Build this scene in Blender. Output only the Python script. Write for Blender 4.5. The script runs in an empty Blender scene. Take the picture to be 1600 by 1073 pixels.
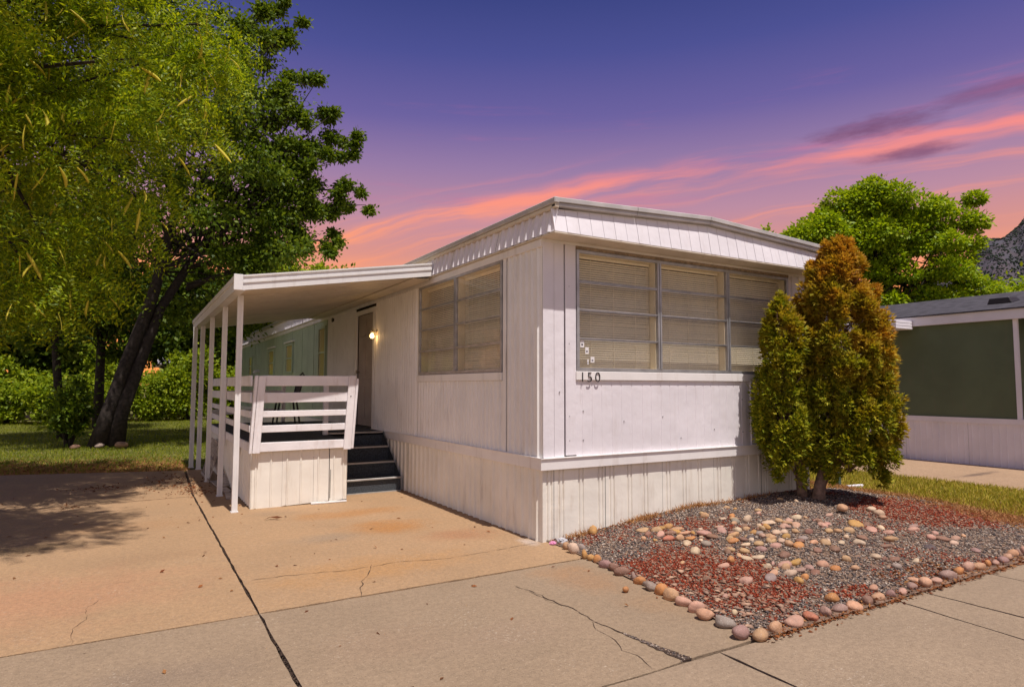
import bpy, bmesh, math, random
import numpy as np
from mathutils import Vector, Matrix
random.seed(7); rng = np.random.default_rng(11)
S = bpy.context.scene; COL = S.collection

# ------------------------------------------------------------------ camera, sky, sun, exposure
R_ = Vector((0.861398, -0.507931, 0.0018953)); U_ = Vector((-0.035842, -0.057057, 0.997727)); F_ = Vector((0.506758, 0.859379, 0.067395))
F_ = R_.cross(U_) * -1.0
CAM = Vector((-3.58, -5.461, 1.55))
cd = bpy.data.cameras.new('camera'); cam = bpy.data.objects.new('camera', cd); COL.objects.link(cam)
cam.matrix_world = Matrix(((R_.x, U_.x, -F_.x, CAM.x), (R_.y, U_.y, -F_.y, CAM.y), (R_.z, U_.z, -F_.z, CAM.z), (0, 0, 0, 1)))
cd.sensor_width = 36; cd.lens = 36 * 1003.97 / 1600; cd.clip_end = 6000; cd.clip_start = .05
S.camera = cam

def lin(c, k=1.0):
    f = lambda v: (v / 12.92 if v <= .04045 else ((v + .055) / 1.055) ** 2.4) * k
    return (f(c[0] / 255), f(c[1] / 255), f(c[2] / 255), 1)

class NT:
    """small helper to write node graphs"""
    def __init__(s, tree): s.t = tree; s.n = tree.nodes; s.l = tree.links
    def new(s, typ, ins={}, **kw):
        n = s.n.new(typ)
        for k, v in kw.items(): setattr(n, k, v)
        for k, v in ins.items(): s.put(n.inputs[k], v)
        return n
    def put(s, sock, v):
        if hasattr(v, 'is_output') or isinstance(v, bpy.types.NodeSocket): s.l.new(v, sock)
        elif isinstance(v, bpy.types.Node): s.l.new(v.outputs[0], sock)
        else: sock.default_value = v
    def m(s, op, a, b=0.0, c=None, clamp=False):
        n = s.n.new('ShaderNodeMath'); n.operation = op; n.use_clamp = clamp
        s.put(n.inputs[0], a); s.put(n.inputs[1], b)
        if c is not None: s.put(n.inputs[2], c)
        return n.outputs[0]
    def mr(s, v, a, b, c=0.0, d=1.0, smooth=True):
        n = s.n.new('ShaderNodeMapRange'); n.interpolation_type = 'SMOOTHSTEP' if smooth else 'LINEAR'
        for i, x in enumerate((v, a, b, c, d)): s.put(n.inputs[i], x)
        return n.outputs[0]
    def mix(s, f, a, b, mode='MIX'):
        n = s.n.new('ShaderNodeMix'); n.data_type = 'RGBA'; n.blend_type = mode
        s.put(n.inputs[0], f); s.put(n.inputs[6], a); s.put(n.inputs[7], b)
        return n.outputs[2]
    def noise(s, vec, scale, detail=3, rough=.55, out=0):
        n = s.n.new('ShaderNodeTexNoise'); s.put(n.inputs['Scale'], scale); n.inputs['Detail'].default_value = detail
        n.inputs['Roughness'].default_value = rough
        if vec is not None: s.put(n.inputs['Vector'], vec)
        return n.outputs[out]
    def comb(s, x, y, z=0.0):
        n = s.n.new('ShaderNodeCombineXYZ')
        for i, v in enumerate((x, y, z)): s.put(n.inputs[i], v)
        return n.outputs[0]
    def ramp(s, f, pts, interp='LINEAR'):
        n = s.n.new('ShaderNodeValToRGB'); r = n.color_ramp; r.interpolation = interp
        while len(r.elements) < len(pts): r.elements.new(.5)
        for e, (p, c) in zip(r.elements, pts): e.position = p; e.color = c
        s.put(n.inputs[0], f); return n.outputs[0]

SKY_STRENGTH = .86
w = bpy.data.worlds.new('World'); S.world = w; w.use_nodes = True
w.node_tree.nodes.clear(); g = NT(w.node_tree)
tc = g.new('ShaderNodeTexCoord'); sx = g.new('ShaderNodeSeparateXYZ', {0: tc.outputs['Generated']})
X_, Y_, Z_ = sx.outputs
el = g.m('MULTIPLY', g.m('ARCSINE', Z_), 57.2958); az = g.m('MULTIPLY', g.m('ARCTAN2', X_, Y_), 57.2958)
e01 = g.mr(el, -10, 90, 0, 1, False)
P = lambda d: (d + 10) / 100
base = g.ramp(e01, [(0, lin((190, 120, 95))), (P(2), lin((255, 158, 84))), (P(8), lin((255, 158, 98))), (P(11.5), lin((206, 140, 130))),
                    (P(15), lin((176, 132, 152))), (P(19), lin((142, 116, 156))), (P(23), lin((102, 92, 150))), (P(28), lin((72, 76, 138))),
                    (P(33), lin((52, 62, 120))), (P(60), lin((44, 56, 112))), (1, lin((42, 54, 110)))])
away = g.ramp(e01, [(0, lin((165, 150, 140))), (P(2), lin((224, 208, 196))), (P(12), lin((200, 190, 196))), (P(25), lin((146, 150, 182))), (P(45), lin((84, 96, 148))), (P(60), lin((44, 56, 112))), (1, lin((42, 54, 110)))])  # sky outside the view, made paler and brighter as added fill light
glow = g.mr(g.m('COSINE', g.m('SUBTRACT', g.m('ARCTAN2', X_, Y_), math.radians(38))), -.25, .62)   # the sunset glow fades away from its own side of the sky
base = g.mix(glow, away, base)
fc = g.n.new('ShaderNodeFloatCurve'); cv = fc.mapping.curves[0]
pts = [(-180, 12), (-90, 9), (-20, 8.5), (0, 9.8), (15.8, 13.1), (24.7, 15.7), (34, 17.3), (44.8, 18.4), (55, 19), (70, 19.2), (110, 17), (180, 12)]
while len(cv.points) < len(pts): cv.points.new(.5, .5)
for p, (a, b) in zip(cv.points, pts): p.location = ((a + 180) / 360, b / 30)
fc.mapping.update()
g.put(fc.inputs['Value'], g.m('DIVIDE', g.m('ADD', az, 180.0), 360.0))
bandc = g.m('MULTIPLY', fc.outputs[0], 30.0)
wob = g.m('MULTIPLY', g.m('SUBTRACT', g.noise(g.comb(g.m('MULTIPLY', az, .05), g.m('MULTIPLY', el, .12)), 1.0, 4), .5), 3.4)
d = g.m('ADD', g.m('SUBTRACT', el, bandc), wob)
st1 = g.noise(g.comb(g.m('MULTIPLY', az, .045), g.m('MULTIPLY', d, .55)), 1.0, 5, .6)
st2 = g.noise(g.comb(g.m('MULTIPLY', az, .03), g.m('MULTIPLY', d, .9), 4.0), 1.0, 4, .55)
env1 = g.m('MULTIPLY', g.mr(d, 1.0, -.4), g.mr(d, -2.6, -.7))
env2 = g.m('MULTIPLY', g.mr(d, 2.5, 0.0), g.mr(d, -9.0, -3.0))
c1 = g.m('MULTIPLY', env1, g.mr(st1, .38, .68))
c2 = g.m('MULTIPLY', env2, g.mr(st2, .50, .72))
st3 = g.noise(g.comb(g.m('MULTIPLY', az, .04), g.m('MULTIPLY', el, .45), 9.0), 1.0, 5, .6)
c3 = g.m('MULTIPLY', g.m('MULTIPLY', g.mr(el, 27.0, 21.0), g.mr(el, 10.0, 16.0)), g.mr(st3, .55, .8, 0, .5))
pinkc = g.mix(g.mr(el, 12, 22), lin((255, 154, 100)), lin((236, 128, 134)))
sky = g.mix(g.m('MULTIPLY', c2, .45), base, pinkc)
sky = g.mix(c3, sky, lin((205, 105, 140)))
sky = g.mix(g.m('MULTIPLY', c1, .80), sky, pinkc)
def skyblob(a0, e0, wa, we):
    q = g.m('ADD', g.m('POWER', g.m('ABSOLUTE', g.m('DIVIDE', g.m('SUBTRACT', az, a0), wa)), 2.0), g.m('POWER', g.m('ABSOLUTE', g.m('DIVIDE', g.m('SUBTRACT', el, e0), we)), 2.0))
    return g.mr(g.m('ADD', q, g.m('MULTIPLY', g.m('SUBTRACT', g.noise(g.comb(g.m('MULTIPLY', az, .16), g.m('MULTIPLY', el, .7), 3.0), 1.0, 6, .65), .5), 5.0)), 1.9, -.4)
for a0, e0, wa, we, k in ((60.5, 19.7, 4.0, .8, .8), (62.5, 17.5, 3.5, .5, .75), (68.5, 20.6, 3.6, .6, .5), (100, 21, 12, 1.6, .6), (-60, 19, 14, 1.6, .6), (170, 20, 14, 1.6, .6)):
    sky = g.mix(g.m('MULTIPLY', skyblob(a0, e0, wa, we), k), sky, lin((112, 72, 106)))
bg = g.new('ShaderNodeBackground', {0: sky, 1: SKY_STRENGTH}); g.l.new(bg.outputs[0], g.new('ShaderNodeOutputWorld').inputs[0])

sd = bpy.data.lights.new('sun', 'SUN'); sd.energy = 3.75; sd.angle = math.radians(.55); sd.color = (1, .935, .87)
so = bpy.data.objects.new('sun', sd); COL.objects.link(so)
SUN = Vector((0.02, -0.40, 1)).normalized(); so.rotation_euler = SUN.to_track_quat('Z', 'Y').to_euler()
S.view_settings.view_transform = 'Standard'; S.view_settings.look = 'None'; S.view_settings.gamma = 1
S.view_settings.use_curve_mapping = False; S.view_settings.exposure = 0.44

# ------------------------------------------------------------------ materials
def mat(name, col, rough=.6, var=.12, vscale=3.0, bump=.0, bscale=40, metal=0.0, dirt=None, dirtamt=.0, col2=None, spec=.35):
    m = bpy.data.materials.new(name); m.use_nodes = True; m.node_tree.nodes.clear(); n = NT(m.node_tree)
    co = n.new('ShaderNodeNewGeometry').outputs['Position']
    c = col if len(col) == 4 else (*col, 1)
    a = tuple(min(1, v * (1 - var)) for v in c[:3]) + (1,); b = tuple(min(1, v * (1 + var)) for v in c[:3]) + (1,)
    if col2: b = col2 if len(col2) == 4 else (*col2, 1)
    cc = n.mix(n.mr(n.noise(co, vscale, 5), .3, .7), a, b)
    if dirt:
        sc = n.new('ShaderNodeVectorMath', {0: co, 1: (3.0, 3.0, .5)}, operation='MULTIPLY').outputs[0]
        cc = n.mix(n.m('MULTIPLY', n.mr(n.noise(sc, 3.0, 6, .65), .52, .78), dirtamt), cc, dirt)
    p = n.new('ShaderNodeBsdfPrincipled', {'Base Color': cc, 'Roughness': rough, 'Metallic': metal, 'Specular IOR Level': spec})
    if bump:
        bn = n.new('ShaderNodeBump', {'Strength': min(1, bump), 'Distance': .018 if bscale < 10 else .01, 'Height': n.noise(co, bscale, 4)}); n.l.new(bn.outputs[0], p.inputs['Normal'])
    n.l.new(p.outputs[0], n.new('ShaderNodeOutputMaterial').inputs[0]); return m

M = {}
M['white'] = mat('white_paint', (.75, .705, .735), .45, .05, 1.5, .6, 3.5, dirt=(.46, .38, .33, 1), dirtamt=.28)
M['wallside'] = mat('side_paint', (.80, .775, .755), .5, .05, 1.5, .4, 4, dirt=(.36, .30, .25, 1), dirtamt=.35)
M['skirt'] = mat('cream_skirting_paint', (.79, .745, .665), .5, .06, 2, .45, 4, dirt=(.46, .35, .24, 1), dirtamt=.42)
M['trim'] = mat('trim_paint', (.79, .75, .73), .45, .05, 2, .12, 8, dirt=(.36, .27, .20, 1), dirtamt=.35)
M['rail'] = mat('rail_paint', (.80, .765, .775), .5, .06, 3, .3, 25, dirt=(.42, .29, .22, 1), dirtamt=.45)
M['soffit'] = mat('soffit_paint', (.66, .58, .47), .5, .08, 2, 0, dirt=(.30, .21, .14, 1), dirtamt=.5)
M['awn'] = mat('awning_metal', (.74, .72, .71), .4, .05, 2, .1, 6, dirt=(.36, .31, .26, 1), dirtamt=.3)
M['cap'] = mat('roof_edge_metal', (.48, .45, .44), .45, .12, 4, .2, 12)
M['roof'] = mat('roof_metal', (.5, .48, .47), .5, .1, 2)
M['green'] = mat('pale_green_paint', (.40, .47, .36), .55, .08, 2, .1, 5, dirt=(.28, .27, .19, 1), dirtamt=.4)
M['alu'] = mat('window_aluminium', (.42, .41, .42), .38, .15, 8, metal=.55)
M['reveal'] = mat('reveal_paint', (.82, .72, .54), .6, .05)
M['header'] = mat('weathered_header', (.30, .22, .15), .8, .3, 20, .6, 60)
M['blind'] = mat('blind_slat', (.92, .83, .67), .5, .04)
M['core'] = mat('dark_interior', (.10, .075, .05), .9, .1)
M['door'] = mat('door_paint', (.36, .29, .26), .5, .1, 3)
M['black'] = mat('black_paint', (.02, .018, .018), .4, .1)
M['dark'] = mat('dark_metal', (.035, .03, .03), .45, .2)
M['carpet'] = mat('deck_carpet', (.06, .068, .078), .95, .4, 60, .6, 400)
M['nosing'] = mat('step_nosing', (.42, .40, .38), .4, .15, 10, metal=.3)
M['bark'] = mat('bark', (.035, .026, .022), .9, .45, 14, 1.0, 30)
M['bark2'] = mat('arborvitae_bark', (.20, .13, .10), .9, .4, 18, 1.0, 40)
M['ngreen'] = mat('neighbour_green_paint', (.105, .13, .072), .7, .10, 1.2, .2, 8, dirt=(.14, .12, .08, 1), dirtamt=.5)
M['nwhite'] = mat('neighbour_white_paint', (.74, .70, .74), .5, .05, 2)
M['shingle'] = mat('asphalt_shingle', (.055, .05, .058), .9, .35, 5, .6, 30)
M['debris'] = mat('crack_debris', (.06, .036, .024), .95, .5, 60, .8, 200)
M['paleroof'] = mat('pale_roof', (.30, .28, .31), .5, .05)
M['rust'] = mat('rusty_board', (.40, .33, .28), .8, .3, 12, .4, 60, dirt=(.14, .07, .045, 1), dirtamt=.8)
M['paper'] = mat('sticker_paper', (.75, .72, .72), .5, .03)
M['ink'] = mat('sticker_ink', (.12, .11, .12), .6, .1)
M['pink'] = mat('pink_litter', (.65, .25, .42), .6, .3, 60)
M['litter'] = mat('grey_litter', (.42, .40, .41), .5, .2, 60)
M['post'] = mat('green_post', (.06, .09, .07), .5, .2)
M['brass'] = mat('lamp_metal', (.35, .30, .24), .35, .1, metal=.7)

def stone_mat():
    m = bpy.data.materials.new('river_stone'); m.use_nodes = True; m.node_tree.nodes.clear(); n = NT(m.node_tree)
    co = n.new('ShaderNodeNewGeometry').outputs['Position']; oi = n.new('ShaderNodeObjectInfo')
    nz = n.noise(co, 22, 5, .65)
    c = n.mix(n.mr(nz, .3, .7, 0, .38), oi.outputs['Color'], lin((120, 96, 84)), 'MIX')
    c = n.mix(n.mr(n.noise(co, 140, 2), .55, .8, 0, .35), c, (.75, .66, .58, 1))
    p = n.new('ShaderNodeBsdfPrincipled', {'Base Color': c, 'Roughness': .75, 'Specular IOR Level': .25})
    bn = n.new('ShaderNodeBump', {'Strength': .45, 'Distance': .01, 'Height': n.noise(co, 60, 5)}); n.l.new(bn.outputs[0], p.inputs['Normal'])
    n.l.new(p.outputs[0], n.new('ShaderNodeOutputMaterial').inputs[0]); return m
M['stone'] = stone_mat()

def island_mat(name, cols, rough=.8, trans=0.0, posn=None, posamt=.0, gloss=.2, poscol=None):
    """per-piece colour picked at random from a ramp; optional large-scale colour drift; optional light through the leaf"""
    m = bpy.data.materials.new(name); m.use_nodes = True; m.node_tree.nodes.clear(); n = NT(m.node_tree)
    ge = n.new('ShaderNodeNewGeometry'); ri = ge.outputs['Random Per Island']
    c = n.ramp(ri, [((i + .0) / max(1, len(cols) - 1), c if len(c) == 4 else (*c, 1)) for i, c in enumerate(cols)])
    if posn:
        c = n.mix(n.m('MULTIPLY', posn(n, ge.outputs['Position']), posamt), c, n.mix(ri, poscol[0], poscol[1]))
    if trans:
        a = n.new('ShaderNodeBsdfPrincipled', {'Base Color': c, 'Roughness': rough, 'Specular IOR Level': gloss})
        tcol = n.mix(1.0, c, (1.35, 1.25, .55, 1), 'MULTIPLY')
        b = n.new('ShaderNodeBsdfTranslucent', {0: tcol})
        sh = n.new('ShaderNodeMixShader', {0: trans, 1: a.outputs[0], 2: b.outputs[0]})
    else:
        sh = n.new('ShaderNodeBsdfPrincipled', {'Base Color': c, 'Roughness': rough, 'Specular IOR Level': gloss})
    n.l.new(sh.outputs[0], n.new('ShaderNodeOutputMaterial').inputs[0]); return m
G = lambda r, gg, b: (r, gg, b, 1)
M['locust'] = island_mat('locust_leaf', [G(.07, .13, .004), G(.21, .29, .008), G(.44, .49, .018)], .45, .45)
M['ash'] = island_mat('tree_leaf', [G(.05, .095, .008), G(.11, .17, .013), G(.20, .26, .018)], .5, .4)
M['bgleaf'] = island_mat('background_leaf', [G(.035, .07, .008), G(.08, .13, .012), G(.15, .20, .015)], .5, .35)
M['hedge'] = island_mat('hedge_leaf', [G(.14, .21, .015), G(.26, .35, .022), G(.42, .47, .035)], .5, .45)
M['maple'] = island_mat('maple_leaf', [G(.14, .23, .010), G(.26, .37, .012), G(.42, .49, .018)], .5, .4)
M['pod'] = island_mat('seed_pod_skin', [G(.50, .46, .04), G(.72, .62, .08)], .5, .3)
def arbpos(n, p):
    s = n.new('ShaderNodeSeparateXYZ', {0: p})
    t = n.m('ADD', n.m('MULTIPLY', n.m('SUBTRACT', s.outputs[0], 3.9), .42), n.m('MULTIPLY', n.m('SUBTRACT', s.outputs[2], 1.7), .36))
    return n.mr(n.m('ADD', t, n.m('MULTIPLY', n.m('SUBTRACT', n.noise(p, 5, 4), .5), 2.2)), -.5, .75)
M['arb'] = island_mat('arborvitae_leaf', [G(.11, .16, .008), G(.26, .28, .014), G(.46, .40, .03)], .6, .3, arbpos, .85, .15, (G(.44, .17, .018), G(.66, .37, .05)))
M['grass'] = island_mat('grass_blade', [G(.11, .16, .010), G(.21, .25, .015), G(.34, .33, .03)], .6, .35)
M['dryg'] = island_mat('dry_grass_blade', [G(.20, .20, .012), G(.42, .36, .03), G(.60, .42, .10)], .7, .25)
M['strawg'] = island_mat('straw', [G(.38, .18, .07), G(.50, .27, .11), G(.30, .13, .05)], .8, .15)
M['gravel'] = island_mat('gravel', [lin(c, .62) for c in ((52, 48, 54), (120, 108, 104), (160, 138, 124), (88, 78, 80), (205, 176, 150), (140, 118, 108), (235, 215, 195), (105, 92, 92))], .8)
M['redrock'] = island_mat('red_lava_rock', [lin(c, .7) for c in ((120, 40, 22), (165, 66, 38), (100, 32, 20), (190, 110, 80), (150, 52, 30), (215, 170, 140))], .9)
M['leaflit'] = island_mat('dry_leaf_litter', [lin(c, .7) for c in ((120, 62, 34), (160, 98, 56), (90, 48, 30), (185, 130, 80))], .9)
M['chips'] = island_mat('stone_chip', [lin(c, .7) for c in ((190, 145, 115), (165, 125, 105), (215, 175, 145), (130, 105, 95))], .85)
M['hilltree'] = island_mat('hill_tree', [G(.02, .03, .024), G(.035, .045, .03)], .9)

def concrete(name, col, col2, blobs=(), speck=.5):
    m = bpy.data.materials.new(name); m.use_nodes = True; m.node_tree.nodes.clear(); n = NT(m.node_tree)
    co = n.new('ShaderNodeNewGeometry').outputs['Position']
    c = n.mix(n.mr(n.noise(co, 1.1, 6, .6), .3, .7), col, col2)
    for (bx, by, rx, ry, bc, k) in blobs:
        v = n.new('ShaderNodeVectorMath', {0: co, 1: (bx, by, 0)}, operation='SUBTRACT').outputs[0]
        v = n.new('ShaderNodeVectorMath', {0: v, 1: (1 / rx, 1 / ry, 0)}, operation='MULTIPLY').outputs[0]
        L = n.new('ShaderNodeVectorMath', {0: v}, operation='LENGTH').outputs['Value']
        q = n.m('ADD', L, n.m('MULTIPLY', n.m('SUBTRACT', n.noise(co, 3.2, 5, .65), .5), 1.5))
        c = n.mix(n.mr(q, 1.15, .15, 0, k), c, bc)
    st = n.new('ShaderNodeVectorMath', {0: co, 1: (1.0, 3.2, 1)}, operation='MULTIPLY').outputs[0]
    c = n.mix(n.mr(n.noise(st, 2.3, 7, .7), .52, .75, 0, .30), c, tuple(v * .62 for v in col[:3]) + (1,))
    c = n.mix(n.mr(n.noise(co, 120, 2, .6), .55, .68, 0, min(1, speck * 1.7)), c, tuple(min(1, v * 1.35) for v in col[:3]) + (1,))
    c = n.mix(n.mr(n.noise(co, 70, 3, .65), .56, .72, 0, min(1, speck * 1.5)), c, tuple(v * .5 for v in col[:3]) + (1,))
    c = n.mix(n.m('MULTIPLY', n.mr(n.noise(co, 1.7, 3), .5, .68), n.mr(n.noise(co, 45, 2, .6), .60, .68, 0, .5)), c, (.62, .52, .42, 1))
    c = n.mix(n.mr(n.noise(co, 26, 8, .8), .36, .64, 0, .36), c, (.13, .09, .06, 1)); c = n.mix(n.mr(n.noise(co, 55, 4, .7), .58, .70, 0, .45), c, (.56, .44, .33, 1))
    p = n.new('ShaderNodeBsdfPrincipled', {'Base Color': c, 'Roughness': .85, 'Specular IOR Level': .25})
    h = n.m('ADD', n.m('MULTIPLY', n.noise(co, 130, 3), .6), n.noise(co, 12, 5, .7))
    bn = n.new('ShaderNodeBump', {'Strength': .75, 'Distance': .012, 'Height': h}); n.l.new(bn.outputs[0], p.inputs['Normal'])
    n.l.new(p.outputs[0], n.new('ShaderNodeOutputMaterial').inputs[0]); return m
ORG = G(.42, .17, .035); WH = G(.72, .66, .64)
M['conc_drive'] = concrete('driveway_concrete', G(.38, .24, .132), G(.44, .272, .147),
    [(-1.08, 1.5, .55, .45, ORG, .75), (-1.2, 2.45, .9, .3, ORG, .55), (-.55, .75, .5, .35, G(.34, .13, .06), .5), (-4.35, 2.25, .42, .28, G(.17, .11, .045), .6), (-3.6, 2.9, .9, .35, G(.38, .21, .10), .5), (-3.4, 1.3, .8, .3, G(.33, .20, .11), .45), (-5.2, 1.2, .9, .4, G(.28, .17, .09), .4), (-2.0, 2.9, .4, .2, G(.24, .17, .11), .4),
     (-1.8, 1.3, .5, .25, G(.25, .20, .15), .5), (-4.4, .4, 1.6, .9, G(.46, .22, .12), .6), (-1.7, .0, 1.1, .45, G(.46, .24, .09), .7), (-.10, .10, .12, .2, WH, .4)])
M['conc_apron'] = concrete('apron_concrete', G(.297, .212, .138), G(.342, .243, .158), [(.02, -.24, .28, .10, WH, .8), (-.35, -1.2, .35, .5, G(.36, .19, .09), .55), (-.25, -1.9, .3, .4, G(.34, .19, .09), .4), (-.45, -.9, .4, .2, G(.38, .2, .09), .4), (-2.2, -1.6, .5, .35, G(.30, .20, .13), .5), (-1.5, -1.9, .6, .3, G(.32, .22, .15), .45), (-3.4, -1.5, .5, .3, G(.22, .16, .12), .5)], .55)
M['conc_walk'] = concrete('sidewalk_concrete', G(.302, .219, .148), G(.352, .254, .17), [], .5)
M['conc_n'] = concrete('neighbour_driveway_concrete', G(.40, .26, .16), G(.44, .29, .18), [(9.5, .3, .9, .12, G(.09, .06, .05), .8), (9.9, -.6, .7, .1, G(.09, .06, .05), .8)], .3)
M['soil'] = mat('garden_soil', (.20, .125, .085), .95, .35, 8, .8, 60)
M['lawn'] = mat('lawn_soil', (.12, .12, .025), .95, .4, 2.0, .6, 60, dirt=(.25, .16, .05, 1), dirtamt=.5)
M['ground'] = mat('ground_earth', (.20, .16, .07), .95, .3, .05)
M['hill'] = mat('hazed_hill_scrub', (.14, .105, .12), .95, .4, .02, col2=(.07, .068, .085))  # purple-blue tint mixed into the scrub colour stands in for distance haze

def glass_mat():
    m = bpy.data.materials.new('window_glass'); m.use_nodes = True; m.node_tree.nodes.clear(); n = NT(m.node_tree)
    co = n.new('ShaderNodeNewGeometry').outputs['Position']
    lw = n.new('ShaderNodeLayerWeight', {'Blend': .07})
    bn = n.new('ShaderNodeBump', {'Strength': .12, 'Distance': .01, 'Height': n.noise(co, 2.2, 3)})
    gl = n.new('ShaderNodeBsdfGlossy', {'Roughness': .03, 'Color': (.95, .93, .9, 1), 'Normal': bn.outputs[0]})
    tr = n.new('ShaderNodeBsdfTransparent', {0: (.985, .98, .96, 1)})
    df = n.new('ShaderNodeBsdfDiffuse', {0: (.55, .47, .38, 1)})
    a = n.new('ShaderNodeMixShader', {0: n.m('MULTIPLY', lw.outputs['Fresnel'], .75), 1: tr.outputs[0], 2: gl.outputs[0]})
    b = n.new('ShaderNodeMixShader', {0: n.mr(n.noise(co, 1.6, 6, .7), .4, .75, .02, .10), 1: a.outputs[0], 2: df.outputs[0]})
    n.l.new(b.outputs[0], n.new('ShaderNodeOutputMaterial').inputs[0]); return m
M['glass'] = glass_mat()
def farglass():
    m = bpy.data.materials.new('far_window_glass'); m.use_nodes = True
    p = m.node_tree.nodes['Principled BSDF']; p.inputs['Base Color'].default_value = (.50, .40, .20, 1); p.inputs['Roughness'].default_value = .15; p.inputs['Specular IOR Level'].default_value = .9  # yellow-tan base colour stands in for foliage reflected in the panes
    return m
M['farglass'] = farglass()
def emis(name, col, s):
    m = bpy.data.materials.new(name); m.use_nodes = True; p = m.node_tree.nodes['Principled BSDF']
    p.inputs['Base Color'].default_value = col; p.inputs['Emission Color'].default_value = col; p.inputs['Emission Strength'].default_value = s; return m
M['bulb'] = emis('lit_bulb', (1, .72, .35, 1), 5)
def shade_mat():
    m = bpy.data.materials.new('lamp_glass'); m.use_nodes = True; m.node_tree.nodes.clear(); n = NT(m.node_tree)
    tr = n.new('ShaderNodeBsdfTransparent', {0: (.95, .9, .8, 1)}); gl = n.new('ShaderNodeBsdfGlossy', {'Roughness': .1})
    n.l.new(n.new('ShaderNodeMixShader', {0: .15, 1: tr.outputs[0], 2: gl.outputs[0]}).outputs[0], n.new('ShaderNodeOutputMaterial').inputs[0]); return m
M['shade'] = shade_mat()

# ------------------------------------------------------------------ mesh helpers
def link(name, me, m=None, parent=None):
    o = bpy.data.objects.new(name, me); COL.objects.link(o)
    if m is not None and me is not None and not me.materials: me.materials.append(m)
    if parent is not None: o.parent = parent
    return o
def tag(o, label=None, cat=None, group=None, kind=None):
    for k, v in (('label', label), ('category', cat), ('group', group), ('kind', kind)):
        if v: o[k] = v
    return o
def thing(name, label, cat, group=None):
    return tag(_e(name), label, cat, group)
def _e(name):
    o = bpy.data.objects.new(name, None); COL.objects.link(o); o.empty_display_size = .1; return o

class MB:
    def __init__(s): s.v = []; s.f = []
    def add(s, vs, fs):
        k = len(s.v); s.v += [tuple(p) for p in vs]; s.f += [tuple(i + k for i in q) for q in fs]; return s
    def box(s, x0, x1, y0, y1, z0, z1):
        return s.add([(x0, y0, z0), (x1, y0, z0), (x1, y1, z0), (x0, y1, z0), (x0, y0, z1), (x1, y0, z1), (x1, y1, z1), (x0, y1, z1)],
                     [(0, 3, 2, 1), (4, 5, 6, 7), (0, 1, 5, 4), (1, 2, 6, 5), (2, 3, 7, 6), (3, 0, 4, 7)])
    def hexa(s, p):  # 8 points, bottom ring then top ring
        return s.add(p, [(0, 3, 2, 1), (4, 5, 6, 7), (0, 1, 5, 4), (1, 2, 6, 5), (2, 3, 7, 6), (3, 0, 4, 7)])
    def prism(s, poly, dvec):
        n = len(poly); d = Vector(dvec); a = [Vector(p) for p in poly]
        return s.add(a + [p + d for p in a], [tuple(range(n - 1, -1, -1)), tuple(range(n, 2 * n))] + [(i, (i + 1) % n, n + (i + 1) % n, n + i) for i in range(n)])
    def bar(s, a, b, wd, h, up=(0, 0, 1)):
        a = Vector(a); b = Vector(b); t = (b - a).normalized(); up = Vector(up)
        sd = t.cross(up)
        if sd.length < 1e-4: sd = t.cross(Vector((1, 0, 0)))
        sd.normalize(); u = sd.cross(t); sd *= wd / 2; u *= h / 2
        return s.hexa([a - sd - u, a + sd - u, b + sd - u, b - sd - u, a - sd + u, a + sd + u, b + sd + u, b - sd + u])
    def tube(s, pts, rad, seg=8):
        pts = [Vector(p) for p in pts]; n = len(pts); rings = []
        ref = Vector((.3, .9, .1))
        for i, p in enumerate(pts):
            t = (pts[min(i + 1, n - 1)] - pts[max(i - 1, 0)]).normalized()
            a = t.cross(ref); a.normalize(); b = t.cross(a); r = rad[i] if hasattr(rad, '__len__') else rad
            rings += [p + (a * math.cos(2 * math.pi * k / seg) + b * math.sin(2 * math.pi * k / seg)) * r for k in range(seg)]
        fs = [(i * seg + k, i * seg + (k + 1) % seg, (i + 1) * seg + (k + 1) % seg, (i + 1) * seg + k) for i in range(n - 1) for k in range(seg)]
        fs += [tuple(range(seg - 1, -1, -1)), tuple((n - 1) * seg + k for k in range(seg))]
        return s.add(rings, fs)
    def sheet(s, prof, fz0, fz1, place):
        """profile [(u, out)] extruded between fz0(u) and fz1(u); place(u, out, z) -> world"""
        g0 = fz0 if callable(fz0) else (lambda u: fz0); g1 = fz1 if callable(fz1) else (lambda u: fz1)
        n = len(prof); vs = [place(u, o, g0(u)) for u, o in prof] + [place(u, o, g1(u)) for u, o in prof]
        return s.add(vs, [(i, i + 1, n + i + 1, n + i) for i in range(n - 1)])
    def mesh(s, name, smooth=False):
        me = bpy.data.meshes.new(name); me.from_pydata(s.v, [], s.f); me.update()
        if smooth: me.polygons.foreach_set('use_smooth', [True] * len(me.polygons))
        return me
    def build(s, name, m, parent=None, smooth=False, bevel=0):
        me = s.mesh(name, smooth)
        if bevel:
            bm = bmesh.new(); bm.from_mesh(me); bmesh.ops.recalc_face_normals(bm, faces=bm.faces)
            bmesh.ops.bevel(bm, geom=list(bm.edges), offset=bevel, segments=1, affect='EDGES', profile=.5); bm.to_mesh(me); bm.free()
        return link(name, me, m, parent)

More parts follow.
